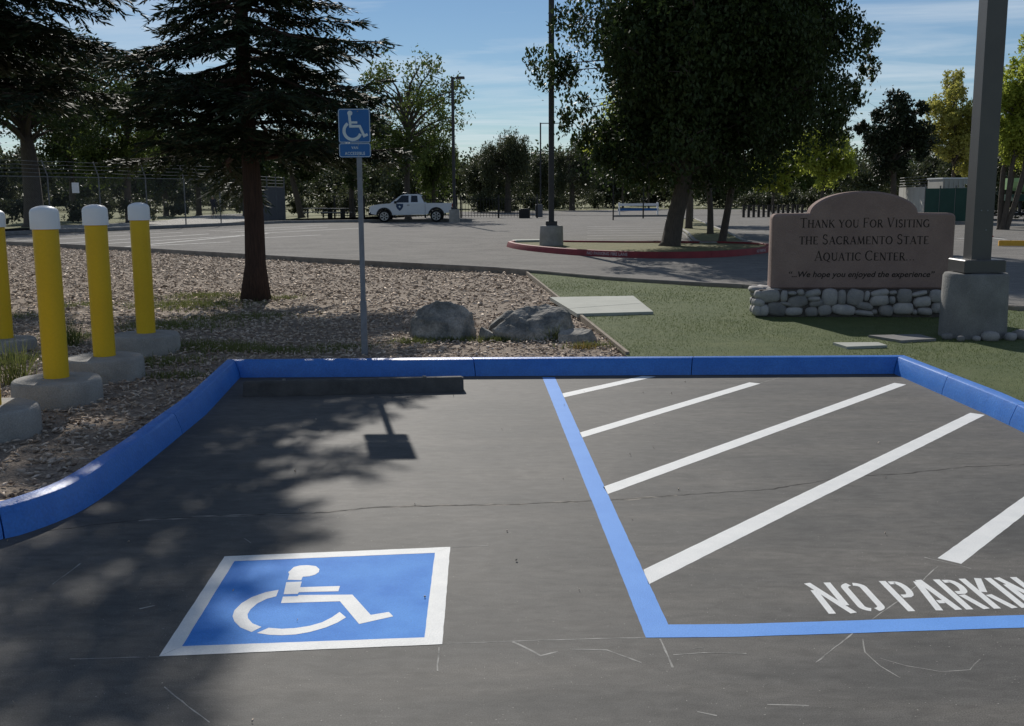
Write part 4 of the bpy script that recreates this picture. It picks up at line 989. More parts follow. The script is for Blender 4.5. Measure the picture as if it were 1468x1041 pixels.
def broadleaf(name, label, base, H, zc, rx, rz_, trunk_r, nl, leaf, mt, seed, ry=None, lumps=34, lsz=0.34, droop=0.0, trunks=1, lean=0.0, bark=None, asp=0.55, fork=None, flat=0.0, gap=0.0, offs=(0, 0), shell=0.45, extra=(), core=0, group='trees round the parking lot', twigs=True):
    global rng
    keep = rng; rng = np.random.default_rng(seed); rr = random.Random(seed)
    bx, by, bz = base; ry = ry or rx
    t = thing(name, label, 'tree', (bx, by, bz-0.05), group=group)
    cc = Vector((bx+offs[0], by+offs[1], bz+zc)); fork = fork or max(0.8, (zc-rz_)*0.95)
    cen = []
    for i in range(lumps):
        for _ in range(30):
            d = Vector((rr.gauss(0, 1), rr.gauss(0, 1), rr.gauss(0, 1))).normalized(); r_ = rr.uniform(0.05, 1)**shell
            p = Vector((d.x*rx*r_, d.y*ry*r_, d.z*rz_*r_))
            if d.z < -0.5 and flat > rr.random(): continue
            break
        cen.append(cc+p)
    for dx, dy, dz in extra: cen.append(Vector((bx+dx, by+dy, bz+dz)))
    wood = MB()
    for k in range(trunks):
        a0 = 2*math.pi*k/max(1, trunks)+rr.uniform(-.3, .3); sp_ = 0.0 if trunks == 1 else 0.25
        b0 = Vector((bx+math.cos(a0)*sp_*.5, by+math.sin(a0)*sp_*.5, bz-0.1)); tp = Vector((bx+offs[0]*.4+lean+math.cos(a0)*sp_*2.2*(fork/3), by+offs[1]*.4+math.sin(a0)*sp_*2.2*(fork/3), bz+fork))
        mid = b0.lerp(tp, .5)+Vector((rr.uniform(-.08, .08), rr.uniform(-.08, .08), 0))*fork*.3
        top = cc+Vector((rr.uniform(-.2, .2)*rx, rr.uniform(-.2, .2)*ry, rz_*0.55))
        tr_ = trunk_r if trunks == 1 else trunk_r*rr.uniform(.5, .75)
        wood.tube([b0, b0.lerp(mid, .12)+Vector((0, 0, .05)), mid, tp, tp.lerp(top, .5), top], [tr_*1.55, tr_*1.12, tr_*.95, tr_*.85, tr_*.5, tr_*.12], 10)
        mine = cen[k::trunks]
        for c in mine:
            f = min(.95, max(0, (c.z-tp.z)/(max(.5, top.z-tp.z))*0.55)); s = tp.lerp(top, f)
            if c.z < s.z: s = tp - Vector((0, 0, min(.3*fork*.3, .5)))
            ln = (c-s).length; m_ = s.lerp(c, .5)+Vector((0, 0, 0.12*ln))+Vector((rr.uniform(-.1, .1), rr.uniform(-.1, .1), 0))*ln
            r0 = min(tr_*.55, 0.03+ln*.022)
            if any((Vector((bx+e_[0], by+e_[1], bz+e_[2]))-c).length < 1e-4 for e_ in extra): r0 *= .38; m_ = m_+Vector((0, 0, .1*ln))
            wood.tube([s, s.lerp(m_, .5)+Vector((0, 0, .03*ln)), m_, c], [r0, r0*.8, r0*.55, r0*.2], 5, caps=False)
            if twigs:
                for _ in range(4):
                    d = Vector((rr.gauss(0, 1), rr.gauss(0, 1), rr.gauss(0, .7)))*lsz*rx*.55; q_ = m_.lerp(c, rr.uniform(.3, 1)); wood.tube([q_, q_+d*.5+Vector((0, 0, .05)), q_+d], [r0*.3, r0*.2, r0*.08], 4, caps=False)
    wood.build('trunk', bark or M_BARKG, t, smooth=True)
    C = []
    per = nl//lumps
    for ci, c in enumerate(cen):
        s = lsz*rx*rr.uniform(.65, 1.25); nn = int(per*rr.uniform(.6, 1.4))
        if ci >= lumps: s *= .5; nn = int(nn*.45)
        g = rng.normal(0, 1, (nn, 3)); g /= np.linalg.norm(g, axis=1)[:, None]; g *= (rng.uniform(0.02, 1, nn)**0.42)[:, None]
        # break every lump into tufts
        tuf = rng.normal(0, 1, (max(4, nn//26), 3)); tuf /= np.linalg.norm(tuf, axis=1)[:, None]; tuf *= (rng.uniform(.15, 1.05, len(tuf))**.5)[:, None]
        idx = rng.integers(0, len(tuf), nn); g2 = tuf[idx]+rng.normal(0, .16, (nn, 3)); mix = rng.random(nn) < .75
        g[mix] = g2[mix]
        pts = g*np.array([s, s*(ry/rx), s*min(1.0, .55+.45*rz_/rx)])+np.array(c)
        if droop > 0: pts[:, 2] -= rng.exponential(droop, nn)*(rng.random(nn) < .6)
        C.append(pts)
    C = np.concatenate(C)
    if name == 'shade_tree': C = C[C[:, 2] > bz+1.75+rng.normal(0, .18, len(C))]
    C[:, 2] = np.maximum(C[:, 2], bz+0.25)
    if gap > 0:
        kk_ = np.array([mnoise.noise(Vector(p)*(1.6/rx*2)) for p in C]); C = C[kk_ > -0.35+gap*.5-0.35]
    V, Q = leafquads(C, leaf, asp, .3, 1.0 if droop > 0 else 0.25)
    if core:
        g = rng.normal(0, 1, (core, 3)); g /= np.linalg.norm(g, axis=1)[:, None]; g *= (rng.uniform(0, 1, core)**.4)[:, None]*.80
        V2c, Q2c = leafquads(g*np.array([rx, ry, rz_])+np.array(cc), leaf*1.5, .6, .3, .3); Q = np.concatenate([Q, Q2c+len(V)]); V = np.concatenate([V, V2c])
    crown = npmesh('crown', V-np.array(t.location), Q, mt, parent=t, rnd=rng.uniform(0, 1, len(Q)))
    rng = keep
    return t

def conifer(name, label, base, H, Rm, z0, nb, trunk_r, seed, spray=(0.15, 0.036), group='dark conifers in the mulch bed', lowfac=1.0):
    global rng
    keep = rng; rng = np.random.default_rng(seed); rr = random.Random(seed)
    bx, by, bz = base; t = thing(name, label, 'tree', (bx, by, bz-.05), group=group)
    wood = MB(); zs = np.linspace(-.12, H, 14)
    rad = [trunk_r*(1.55 if z < 0 else 1.22 if z < .35 else 1.0)*max(.04, (1-max(z, 0)/H)**.85) for z in zs]
    wood.tube([(bx+.03*math.sin(z*1.3), by, bz+z) for z in zs], rad, 12)
    A, D, NN = [], [], []
    for i in range(nb):
        f = (i+rr.random())/nb; z = z0+(H-.35-z0)*f; az = i*2.399+rr.uniform(-.5, .5)
        ln = Rm*(1-((z-z0*.5)/(H-z0*.5))**1.2)*rr.uniform(.55, 1.15)+.18
        if z < z0+1.0: ln *= lowfac
        out = Vector((math.cos(az), math.sin(az), 0)); side = Vector((-out.y, out.x, 0)); s0 = Vector((bx, by, bz+z))
        rise = rr.uniform(-.05, .28)-(.25*(1-f) if z > z0+1.2 else .045); sag = rr.uniform(.10, .26)*(1.1-f)
        def P(u): return s0+out*(ln*u)+Vector((0, 0, ln*(rise*u-sag*u*u+.10*u**4)))+side*(ln*.12*math.sin(u*3+i))
        pts = [P(u) for u in (0, .25, .5, .75, 1)]; r0 = .012+.014*ln
        wood.tube(pts, [r0, r0*.8, r0*.6, r0*.4, r0*.12], 5, caps=False)
        ntw = max(6, int(ln*17))
        for k in range(ntw):
            u = .16+.84*(k+rr.random())/ntw; q = P(u); dirb = (P(min(1, u+.05))-P(u-.05)).normalized()
            sg_ = 1 if k % 2 else -1; tl = (0.20+0.36*ln*(1-u*.55))*rr.uniform(.5, 1.15)*.8
            d = (dirb*rr.uniform(.45, .9)+side*sg_*rr.uniform(.5, 1.0)+Vector((0, 0, rr.uniform(-.5, .12)))).normalized()
            if tl > .3: wood.tube([q, q+d*tl*.55, q+d*tl+Vector((0, 0, -.05*tl))], [.005, .004, .0015], 3, caps=False)
            m_ = max(5, int(tl/.0165))
            for j in range(m_):
                w_ = (j+.5)/m_; c = q+d*tl*w_+Vector((0, 0, -.12*tl*w_*w_)); lat = d.cross(Vector((0, 0, 1))).normalized()*(1 if j % 2 else -1)
                dd = (d*.75+lat*rr.uniform(.4, .9)+Vector((rr.uniform(-.25, .25), rr.uniform(-.25, .25), rr.uniform(-.45, .2)))).normalized()
                A.append(c); D.append(dd)
        for j in range(6): A.append(P(1)+Vector((rr.uniform(-.05, .05),)*3)); D.append((out+Vector((rr.uniform(-.4, .4), rr.uniform(-.4, .4), rr.uniform(-.4, .4)))).normalized())
    wood.build('trunk', M_BARKR, t, smooth=True)
    A = np.array([tuple(a) for a in A]); D = np.array([tuple(a) for a in D]); n = len(A)
    nrm = rng.normal(0, .55, (n, 3)); nrm[:, 2] += 1; s = np.cross(D, nrm); s /= np.linalg.norm(s, axis=1)[:, None]
    l = spray[0]*rng.uniform(.6, 1.3, n)[:, None]; w_ = spray[1]*rng.uniform(.6, 1.3, n)[:, None]
    V = np.stack([A, A+D*l*.45+s*w_/2, A+D*l, A+D*l*.45-s*w_/2], 1).reshape(-1, 3)
    npmesh('crown', V-np.array(t.location), np.arange(n*4).reshape(-1, 4), M_NEEDLE, parent=t, rnd=rng.uniform(0, 1, n))
    rng = keep
    return t

p = px(364, 431, 0.07); T0 = (p.x, p.y+.12, zmulch(p.x, p.y))
conifer('conifer_tree', 'dark redwood with bare lower trunk beside the bollards', T0, 8.5, 2.45, 2.08, 140, 0.17, 5, lowfac=.95, spray=(.15, .034))
conifer('conifer_tree', 'dark redwood whose boughs hang in at the top left corner', (-9.7, 17.6, zmulch(-9.7, 17.6)), 11.5, 4.4, 3.1, 130, 0.26, 9, spray=(.17, .04))

def bt(name, label, x, D, ytop, halfw_px, zlow, kind, nl, leaf, seed, **kw):
    s = F0/D; p = at(x, 300, D); H = CAMH+(279-ytop)/s; rx = halfw_px/s; zc = (H+zlow)/2; rz_ = (H-zlow)/2
    kw.setdefault('lsz', .34); e = kw['lsz']*rx*0.7
    return broadleaf(name, label, (p.x, D, kw.pop('bz', -.03)), H, zc, max(.3, rx-e), max(.4, rz_-e*.7), kw.pop('tr', .2), nl, leaf, kind, seed, **kw)
# big island tree and the row behind it
p = px(963, 353, .1); broadleaf('shade_tree', 'big dense shade tree with thick trunk on the red kerbed island', (p.x, p.y+.3, .1), 11.5, 5.7, 3.5, 4.2, .27, 95000, .135, LF_DARK, 31, lumps=84, lsz=.31, offs=(.75, .3), flat=.0, fork=1.9, lean=.1, shell=.42, droop=.14, core=26000, extra=[(-3.2, -.4, 5.1), (-3.75, -.5, 5.25), (-2.9, .2, 4.0), (-2.6, 0, 3.2), (-2.1, -.8, 2.7), (-1.4, -.5, 2.4), (-3.1, 0, 6.6), (4.9, 0, 6.6), (5.3, .3, 5.9), (5.0, .2, 4.6), (-1.9, .6, 3.4)])
broadleaf('shade_tree', 'slender trunked tree right behind the big island tree', (6.72, 33.6, .1), 10.5, 6.5, 2.9, 3.4, .115, 56000, .14, LF_DARK, 33, lumps=54, lsz=.31, offs=(1.1, .6), flat=.3, fork=2.6, droop=.14, core=15000, extra=[(3.6, 0, 3.9), (4.0, .2, 4.6), (3.3, -.5, 3.4), (4.4, 0, 6.4), (4.5, 0, 5.5)])
broadleaf('shade_tree', 'tree on the median, second trunk behind the island', (7.75, 41, .1), 6.5, 3.9, 2.5, 1.7, .12, 17000, .17, LF_LIME, 35, lumps=30, lsz=.34, flat=.3, fork=1.9, offs=(-2.0, 0), lean=.7)  # lime leaf colour and shifted crown stand in for sunlit leaves of the island tree
broadleaf('shade_tree', 'tree far down the median, third trunk behind the island', (8.0, 47.5, .1), 9, 5.6, 3.0, 2.6, .15, 12000, .2, LF_MID, 36, lumps=28, lsz=.33, flat=.6, fork=2.3)
broadleaf('shade_tree', 'last small tree at the end of the median', (10.2, 60, .1), 8, 5.2, 2.8, 2.3, .13, 9000, .22, LF_DARK, 37, lumps=26, lsz=.33, flat=.6, fork=2.3)
# left background
bt('oak_tree', 'broad dark oak with thick trunk behind the barbed wire fence at far left', 48, 62, 40, 190, 2.6, LF_DARK, 26000, .22, 41, tr=.55, lumps=44, lsz=.30, flat=.4, gap=.3)
bt('leafy_tree', 'green leafy tree above the two middle bollards', 185, 70, 95, 90, 2.2, LF_MID, 20000, .22, 42, tr=.25, lumps=30, lsz=.36)
bt('leafy_tree', 'dark tree behind the redwood trunk left side', 285, 98, 150, 95, 2.6, LF_DARK, 15000, .25, 43, tr=.25, lumps=30, lsz=.34)
bt('leafy_tree', 'dark tree seen above the leftmost white bollard caps', 105, 78, 120, 80, 1.4, LF_DARK, 14000, .25, 60, tr=.25, lumps=28, lsz=.36)
bt('leafy_tree', 'dark dense tree straight behind the redwood trunk', 352, 92, 175, 70, 1.2, LF_DARK, 13000, .28, 61, tr=.25, lumps=26, lsz=.38)
bt('leafy_tree', 'dark dense tree between bollards and redwood trunk', 238, 95, 165, 70, 1.0, LF_DARK, 13000, .28, 62, tr=.25, lumps=26, lsz=.38)
bt('leafy_tree', 'dark crooked tree by the slatted fence end', 432, 84, 165, 75, 2.4, LF_DARK, 13000, .25, 44, tr=.25, lumps=26, lsz=.34, lean=-.6)
bt('leafy_tree', 'airy tree with loose branches behind the parking sign', 585, 76, 78, 112, 2.6, LF_MID, 13500, .22, 45, tr=.22, lumps=40, lsz=.26, shell=.34, gap=.45)
bt('leafy_tree', 'dark tree behind the parking sign post', 505, 82, 118, 62, 2.0, LF_DARK, 13000, .22, 46, tr=.22, lumps=28, lsz=.34)
bt('willow_tree', 'drooping green willow right behind the pickup truck', 622, 80, 178, 42, 1.6, LF_MID, 13000, .24, 47, tr=.16, lumps=24, lsz=.36, droop=.7, asp=.28)
bt('willow_tree', 'large drooping dark tree behind the iron fence', 728, 100, 182, 48, 2.0, LF_OLIVE, 17000, .26, 48, tr=.3, lumps=30, lsz=.34, droop=.8, asp=.3)
bt('willow_tree', 'lower drooping tree left of the large one behind the iron fence', 688, 104, 205, 38, 1.4, LF_OLIVE, 12000, .26, 49, tr=.25, lumps=22, lsz=.38, droop=.8, asp=.3)
bt('willow_tree', 'olive green drooping tree right of the thin distant lamp post', 820, 112, 200, 48, 1.8, LF_OLIVE, 14000, .28, 50, tr=.3, lumps=26, lsz=.36, droop=.8, asp=.3)
bt('leafy_tree', 'olive tree glimpsed just left of the dark island lamp post', 768, 118, 208, 30, 1.2, LF_OLIVE, 9000, .28, 51, tr=.2, lumps=20, lsz=.38, droop=.6, asp=.35)
bt('leafy_tree', 'round dark tree on the lawn left of the island tree trunk', 893, 118, 232, 42, 3.0, LF_BLACK, 11000, .28, 52, tr=.12, lumps=24, lsz=.36)
bt('leafy_tree', 'small round tree on two thin stems before the island tree', 930, 122, 240, 28, 2.8, LF_BLACK, 8000, .28, 53, tr=.1, lumps=18, lsz=.38)
# right background
bt('lime_tree', 'lime green tree just left of the monument sign', 1108, 92, 212, 46, 1.4, LF_LIME, 12000, .25, 54, tr=.14, lumps=26, lsz=.34)
bt('lime_tree', 'tall lime green tree behind the left shoulder of the monument sign', 1178, 84, 165, 55, 1.8, LF_LIME, 15000, .24, 55, tr=.15, lumps=30, lsz=.33)
bt('lime_tree', 'low lime green tree beyond the post fence', 1142, 104, 222, 34, .8, LF_MID, 9000, .26, 56, tr=.12, lumps=20, lsz=.36)
bt('magnolia_tree', 'dark round tree rising behind the arch of the monument sign', 1279, 64, 133, 64, 2.0, LF_BLACK, 22000, .19, 57, tr=.2, lumps=40, lsz=.28)
bt('leafy_tree', 'yellow green tree left of the grey lamp post', 1364, 70, 106, 58, 2.0, LF_YEL, 22000, .19, 58, tr=.14, lumps=48, lsz=.34)
bt('leafy_tree', 'multi stemmed bright green tree right of the grey lamp post', 1440, 47, 55, 78, 2.7, LF_LIME, 34000, .16, 59, tr=.17, trunks=5, lumps=54, lsz=.32, fork=2.6, offs=(.9, 0))
# far belt of trees and low undergrowth: each reads as one mass
def mass(name, label, cat, spots, mt, leaf, seed, lum=9):
    global rng
    keep = rng; rng = np.random.default_rng(seed); VV, QQ, n0 = [], [], 0
    for (X, Y, rx, h, nl) in spots:
        for _ in range(lum):
            d = rng.normal(0, 1, 3); d /= np.linalg.norm(d); d *= rng.uniform(.2, 1)**.5
            c = np.array([X+d[0]*rx*.75, Y+d[1]*rx*.75, h*(.5+.36*d[2])]); s_ = np.array([rx*.42, rx*.42, h*.24])*rng.uniform(.7, 1.25)
            k_ = nl//lum; tf = rng.normal(0, .55, (max(3, k_//18), 3)); g = tf[rng.integers(0, len(tf), k_)]+rng.normal(0, .2, (k_, 3))
            C = g*s_+c; C[:, 2] = np.maximum(C[:, 2], .1); V, Q = leafquads(C, leaf, .6, .3, .4); VV.append(V); QQ.append(Q+n0); n0 += len(V)
    V = np.concatenate(VV); Q = np.concatenate(QQ); o = npmesh(name, V, Q, mt, rnd=rng.uniform(0, 1, len(Q))); rng = keep
    return tag(o, label, cat, kind='stuff')
rr = random.Random(12)
def belt(x0, x1, n, D0, D1, h0, h1, nl):
    L_ = []
    for x in np.linspace(x0, x1, n):
        D = rr.uniform(D0, D1); L_.append((at(x+rr.uniform(-15, 15), 290, D).x, D, rr.uniform(4, 6.5)*D/150, rr.uniform(h0, h1)*D/150, nl))
    return L_
mass('far_wood', 'dark belt of far trees closing the view beyond the lot', 'woods', belt(-150, 1640, 38, 128, 165, 5.5, 9.0, 6500), LF_OLIVE, .42, 70)
mass('farther_wood', 'farthest dark tree line glimpsed between the nearer trees', 'woods', belt(-120, 1610, 40, 205, 260, 6, 9, 3200), LF_DARK, .75, 71)
mass('undergrowth', 'low olive undergrowth beyond the lot fences', 'undergrowth', [(at(x, 290, D).x, D, 1.5*s_, 1.9*s_, 2200) for x, D, s_ in ((20, 66, 1.0), (110, 72, .9), (160, 70, 1.1), (205, 74, 1.0), (250, 86, .7), (330, 99, 1.2), (360, 98, 1.2), (300, 108, 1.4), (430, 92, .8), (470, 95, 1.0), (510, 92, 1.1), (545, 90, 1.0), (690, 100, 1.0), (730, 103, 1.1), (765, 104, .9), (800, 116, 1.1), (845, 120, 1.0), (1075, 98, 1.1), (1110, 100, 1.0), (1135, 99, 1.2), (1165, 96, 1.0), (1195, 92, .9), (1225, 80, 1.1), (1250, 78, 1.0), (1400, 64, 1.0), (1425, 66, 1.1), (1460, 64, 1.2))], LF_OLIVE, .2, 72)
mb = MB(); hs = []
for i in range(41):
    X = 120+i*16; hs.append((X, 36*math.exp(-((X-430)/150)**2)+5*math.sin(X*.05)+2*math.sin(X*.17)))
vs = [(X, 700, -2) for X, h in hs]+[(X, 760, max(1, h)) for X, h in hs]+[(X, 900, -2) for X, h in hs]; n = 41
mb.add(vs, [(i, i+1, i+1+n, i+n) for i in range(n-1)]+[(i+n, i+1+n, i+1+2*n, i+2*n) for i in range(n-1)]); tag(mb.build('hill', M_HILL, smooth=True), kind='structure')

# ------------------------------------------------------------------ chain-link fence with barbed wire at the left
f0, f1 = gp(-120, 342), gp(366, 321.5)
d_ = f1-f0; L_ = d_.length; u_ = d_.normalized()
t = thing('barbed_fence', 'chain link fence with barbed wire strands at the left side of the lot', 'fence', (f0.x, f0.y, -.03))
FHt = 2.62
def fp(s, z): q_ = f0+u_*s; return (q_.x, q_.y, z)
npst = 9; PS = [0.0]
for x_ in (-60, 8, 80, 152, 218, 272, 322): k_ = (x_-734)/F0; PS.append((k_*f0.y-f0.x)/(u_.x-k_*u_.y))
PS.append(L_)
for s_ in PS:
    MB().tube([fp(s_, -.1), fp(s_, FHt+.05), (fp(s_, 0)[0]-u_.y*.35*0-.12, fp(s_, 0)[1]-.25, FHt+.75)], .036, 8).build('post', M_WIRE, t)
MB().tube([fp(0, FHt), fp(L_, FHt)], .024, 6).build('top_rail', M_WIRE, t)
for k_ in range(4):
    f_ = k_/3; q_ = [(fp(s_, 0)[0]-.12*f_, fp(s_, 0)[1]-.25*f_, FHt+.2+.53*f_-0.03*math.sin(math.pi*((s_*(npst-1)/L_) % 1))) for s_ in np.linspace(0, L_, 49)]
    MB().tube(q_, .011, 4).build('barbed_wire', M_WIRE, t)
def mesh_wires(fpt, L_, H, step, r):
    mb = MB(); k_ = -H
    while k_ < L_:
        for sg_ in (1, -1):
            a0 = max(k_, 0) if True else 0; s0, s1 = k_, k_+H
            z0_, z1_ = 0.03, H
            if s0 < 0: z0_ = -s0; s0 = 0
            if s1 > L_: z1_ = H-(s1-L_); s1 = L_
            if z1_-z0_ < .05: continue
            A_, B_ = (fpt(s0, z0_), fpt(s1, z1_)) if sg_ > 0 else (fpt(s0, H-z0_+.03), fpt(s1, H-z1_+.03))
            mb.tube([A_, B_], r, 3, caps=False)
        k_ += step
    return mb
o = mesh_wires(fp, L_, FHt, 0.10, .0026).build('wire_mesh', M_WIRE, t); o['kind'] = 'stuff'
# notice on the fence
q = at(116, 268, f0.y+u_.y*L_*.42); s_ = (q.x-f0.x)/u_.x; c = fp(s_, CAMH+(282-268)*(f0.y+u_.y*s_)/F0)
tag(MB().box((c[0], c[1]-.06, c[2]), (.42, .02, .5), math.atan2(u_.y, u_.x)).build('fence_notice', M_CAP), 'blank pale notice plate fixed to the barbed wire fence', 'notice')
# grey slatted return running away from the lot
g0 = gp(371, 319.5); g1 = gp(409, 316.2)
d2 = g1-g0; L2 = d2.length; v_ = d2.normalized()
t = thing('slatted_fence', 'short grey slatted fence return with barbed wire behind the redwood trunk', 'fence', (g0.x, g0.y, -.03))
def gpnt(s, z, o=0): q_ = g0+v_*s; return (q_.x, q_.y+o, z)
n = int(L2/.28)
for i in range(n):
    c = gpnt((i+.5)*L2/n, 1.16); MB().box(c, (L2/n*.86, .03, 2.2), math.atan2(v_.y, v_.x)).build('slat', M_SLATF, t)
for s_ in np.linspace(0, L2, 4): MB().tube([gpnt(s_, -.1, .05), gpnt(s_, 2.95, .05)], .04, 8).build('post', M_WIRE, t)
for z in (2.27, 2.5, 2.7, 2.9): MB().tube([gpnt(0, z, .03), gpnt(L2, z, .03)], .016, 4).build('rail', M_WIRE, t)
# ------------------------------------------------------------------ black iron fence
def iron(label, x0, x1, y0, H, step=.13, pw=.022, posts=4):
    a_, b_ = gp(x0, y0), gp(x1, y0+.2); d_ = b_-a_; L_ = d_.length; an = math.atan2(d_.y, d_.x)
    t = thing('iron_fence', label, 'fence', ((a_.x+b_.x)/2, (a_.y+b_.y)/2, -.03))
    pm = None
    for i in range(int(L_/step)):
        q_ = a_.lerp(b_, (i+.5)*step/L_)
        if pm is None:
            pm = MB().box((q_.x, q_.y, H/2), (pw, pw, H-.08), an).build('picket', M_BLACK, t); q0 = q_
        else:
            c = pm.copy(); COL.objects.link(c); c.location = (q_.x-q0.x, q_.y-q0.y, 0)
    for k_ in range(posts):
        q_ = a_.lerp(b_, k_/(posts-1)); MB().box((q_.x, q_.y, H*.53), (.1, .1, H*1.1), an).build('post', M_BLACK, t)
    for z in (.18, H-.2): MB().box(((a_.x+b_.x)/2, (a_.y+b_.y)/2, z), (L_, .035, .04), an).build('rail', M_BLACK, t)
iron('black iron picket fence right of the pickup truck', 661, 770, 312.3, 1.55, .24, .022, 3)
iron('black iron picket fence glimpsed behind the pickup truck', 480, 655, 312.0, 1.55, .24, .022, 5)

# ------------------------------------------------------------------ pickup truck (front towards the left)
TD = px(590, 318.6).y; TX = at(529.5, 318, TD).x; K = 5.33
t = thing('pickup_truck', 'white extended cab pickup truck with shield badge parked across the lot', 'truck', (TX+K/2, TD+.93, 0))
def tk(u, v, z): return (TX+u, TD+v, z)
def arch_pts(uc, r, zc, a0, a1, n=10): return [(uc+r*math.cos(R(a0+(a1-a0)*i/n)), zc+r*math.sin(R(a0+(a1-a0)*i/n))) for i in range(n+1)]
WU1, WU2, WR = 0.94, 4.20, .375
prof = [(.12, .52), (.03, .62), (.02, .88), (.10, 1.0), (.22, 1.06), (.75, 1.13), (1.36, 1.17), (3.50, 1.17), (3.50, .46)] + [(1.48, .44)] + arch_pts(WU1, .46, .42, 8, 172) + [(.40, .48)]
def ws(z): return 0.0 if z > .75 else .02
MB().prism(prof, lambda u, v: tk(u, .03, v), lambda u, v: tk(u, 1.83, v)).build('body', M_TRUCK, t)
prof = [(3.52, 1.17), (5.22, 1.17), (5.24, .60)] + [(4.80, .56)] + arch_pts(WU2, .47, .42, 12, 168)[0:] + [(3.52, .46)]
for v0 in (.03, 1.75): MB().prism(prof, lambda u, v, v0=v0: tk(u, v0, v), lambda u, v, v0=v0: tk(u, v0+.08, v)).build('bed_side', M_TRUCK, t)
MB().box(tk(4.36, .93, .66), (1.7, 1.64, .06)).build('bed_floor', M_BLACK, t)
tg = MB().box(tk(5.2, .93, .88), (.07, 1.62, .58)).build('tailgate', M_TRUCK, t)
MB().box(tk(3.56, .93, .9), (.05, 1.64, .5)).build('bed_front', M_TRUCK, t)
# cab with sloping sides
cabp = [(1.32, 1.165), (1.98, 1.66), (2.25, 1.73), (2.98, 1.74), (3.22, 1.68), (3.46, 1.165)]
def cw(z, side): k_ = (z-1.165)/.575*.17; return (.05+k_) if side == 0 else 1.81-k_
mb = MB(); n = len(cabp); mb.add([tk(u, cw(z, 0), z) for u, z in cabp]+[tk(u, cw(z, 1), z) for u, z in cabp], [tuple(range(n)), tuple(range(2*n-1, n-1, -1))]+[(i, i+n, (i+1) % n+n, (i+1) % n) for i in range(n)])
cab = mb.build('cab', M_TRUCK, t)
def win(P, nm='window', side=0):
    e = -.006 if side == 0 else .006; mb = MB(); mb.prism(P, lambda u, z: tk(u, cw(z, side)+e, z), lambda u, z: tk(u, cw(z, side)-e*.4, z)); return mb.build(nm, M_GLASS, cab)
for sd_ in (0, 1):
    win([(1.62, 1.22), (2.48, 1.22), (2.48, 1.65), (2.06, 1.65)], side=sd_); win([(2.62, 1.24), (3.06, 1.24), (3.02, 1.64), (2.64, 1.65)], side=sd_)
mb = MB(); mb.add([tk(1.37, .2, 1.21), tk(1.37, 1.66, 1.21), tk(1.94, 1.56, 1.64), tk(1.94, .30, 1.64)], [(0, 1, 2, 3)]); mb.v = [(x-.012, y, z+.012) for x, y, z in mb.v]; mb.build('windshield', M_GLASS, cab, recalc=False)
mb = MB(); mb.add([tk(3.44, .25, 1.24), tk(3.44, 1.61, 1.24), tk(3.27, 1.56, 1.62), tk(3.27, .30, 1.62)], [(3, 2, 1, 0)]); mb.v = [(x+.012, y, z+.006) for x, y, z in mb.v]; mb.build('rear_window', M_GLASS, cab, recalc=False)
MB().bbox(tk(2.2, .93, 1.80), (.28, 1.15, .11), b=.03).build('light_bar', M_BLACK, cab)
dr = MB().box(tk(2.1, .022, .80), (1.12, .016, .66)).build('door', M_TRUCK, t)
MB().bbox(tk(2.46, .005, 1.06), (.16, .03, .035), b=.006).build('handle', M_BLACK, dr)
sh = [(1.70, 1.14), (2.14, 1.14), (2.14, .96), (2.06, .82), (1.92, .70), (1.78, .82), (1.70, .96)]
bd_ = MB().prism(sh, lambda u, v: tk(u, .012, v), lambda u, v: tk(u, .006, v)).build('shield_badge', M_BADGE, dr)
MB().prism([(1.92+.09*math.cos(R(90+36*i))*(1 if i % 2 == 0 else .45), .96+.09*math.sin(R(90+36*i))*(1 if i % 2 == 0 else .45)) for i in range(10)], lambda u, v: tk(u, .004, v), lambda u, v: tk(u, .002, v)).build('star', M_SIGNW, dr)
MB().bbox(tk(1.66, -.08, 1.24), (.14, .2, .16), b=.03).build('mirror', M_BLACK, t)
MB().bbox(tk(.04, .93, .55), (.2, 1.8, .24), b=.04).build('front_bumper', M_BLACK, t)
MB().bbox(tk(5.3, .93, .52), (.2, 1.7, .18), b=.03).build('rear_bumper', M_BLACK, t)
MB().box(tk(.05, .93, .86), (.06, .9, .2)).build('grille', M_BLACK, t)
for v0 in (.2, 1.66): MB().bbox(tk(.09, v0, .88), (.16, .3, .18), b=.03).build('headlight', M_LENS, t)
for v0 in (.08, 1.78): MB().box(tk(5.22, v0, .96), (.08, .13, .36)).build('taillight', M_REDL, t)
for uc, r_ in ((WU1, .50), (WU2, .51)):
    for v0 in (0.0, 1.80):
        P_ = arch_pts(uc, r_, .42, -2, 182, 14)+arch_pts(uc, r_-.10, .42, 182, -2, 14)
        MB().prism(P_, lambda u, v, v0=v0: tk(u, v0, v), lambda u, v, v0=v0: tk(u, v0+.06, v)).build('wheel_flare', M_BLACK, t)
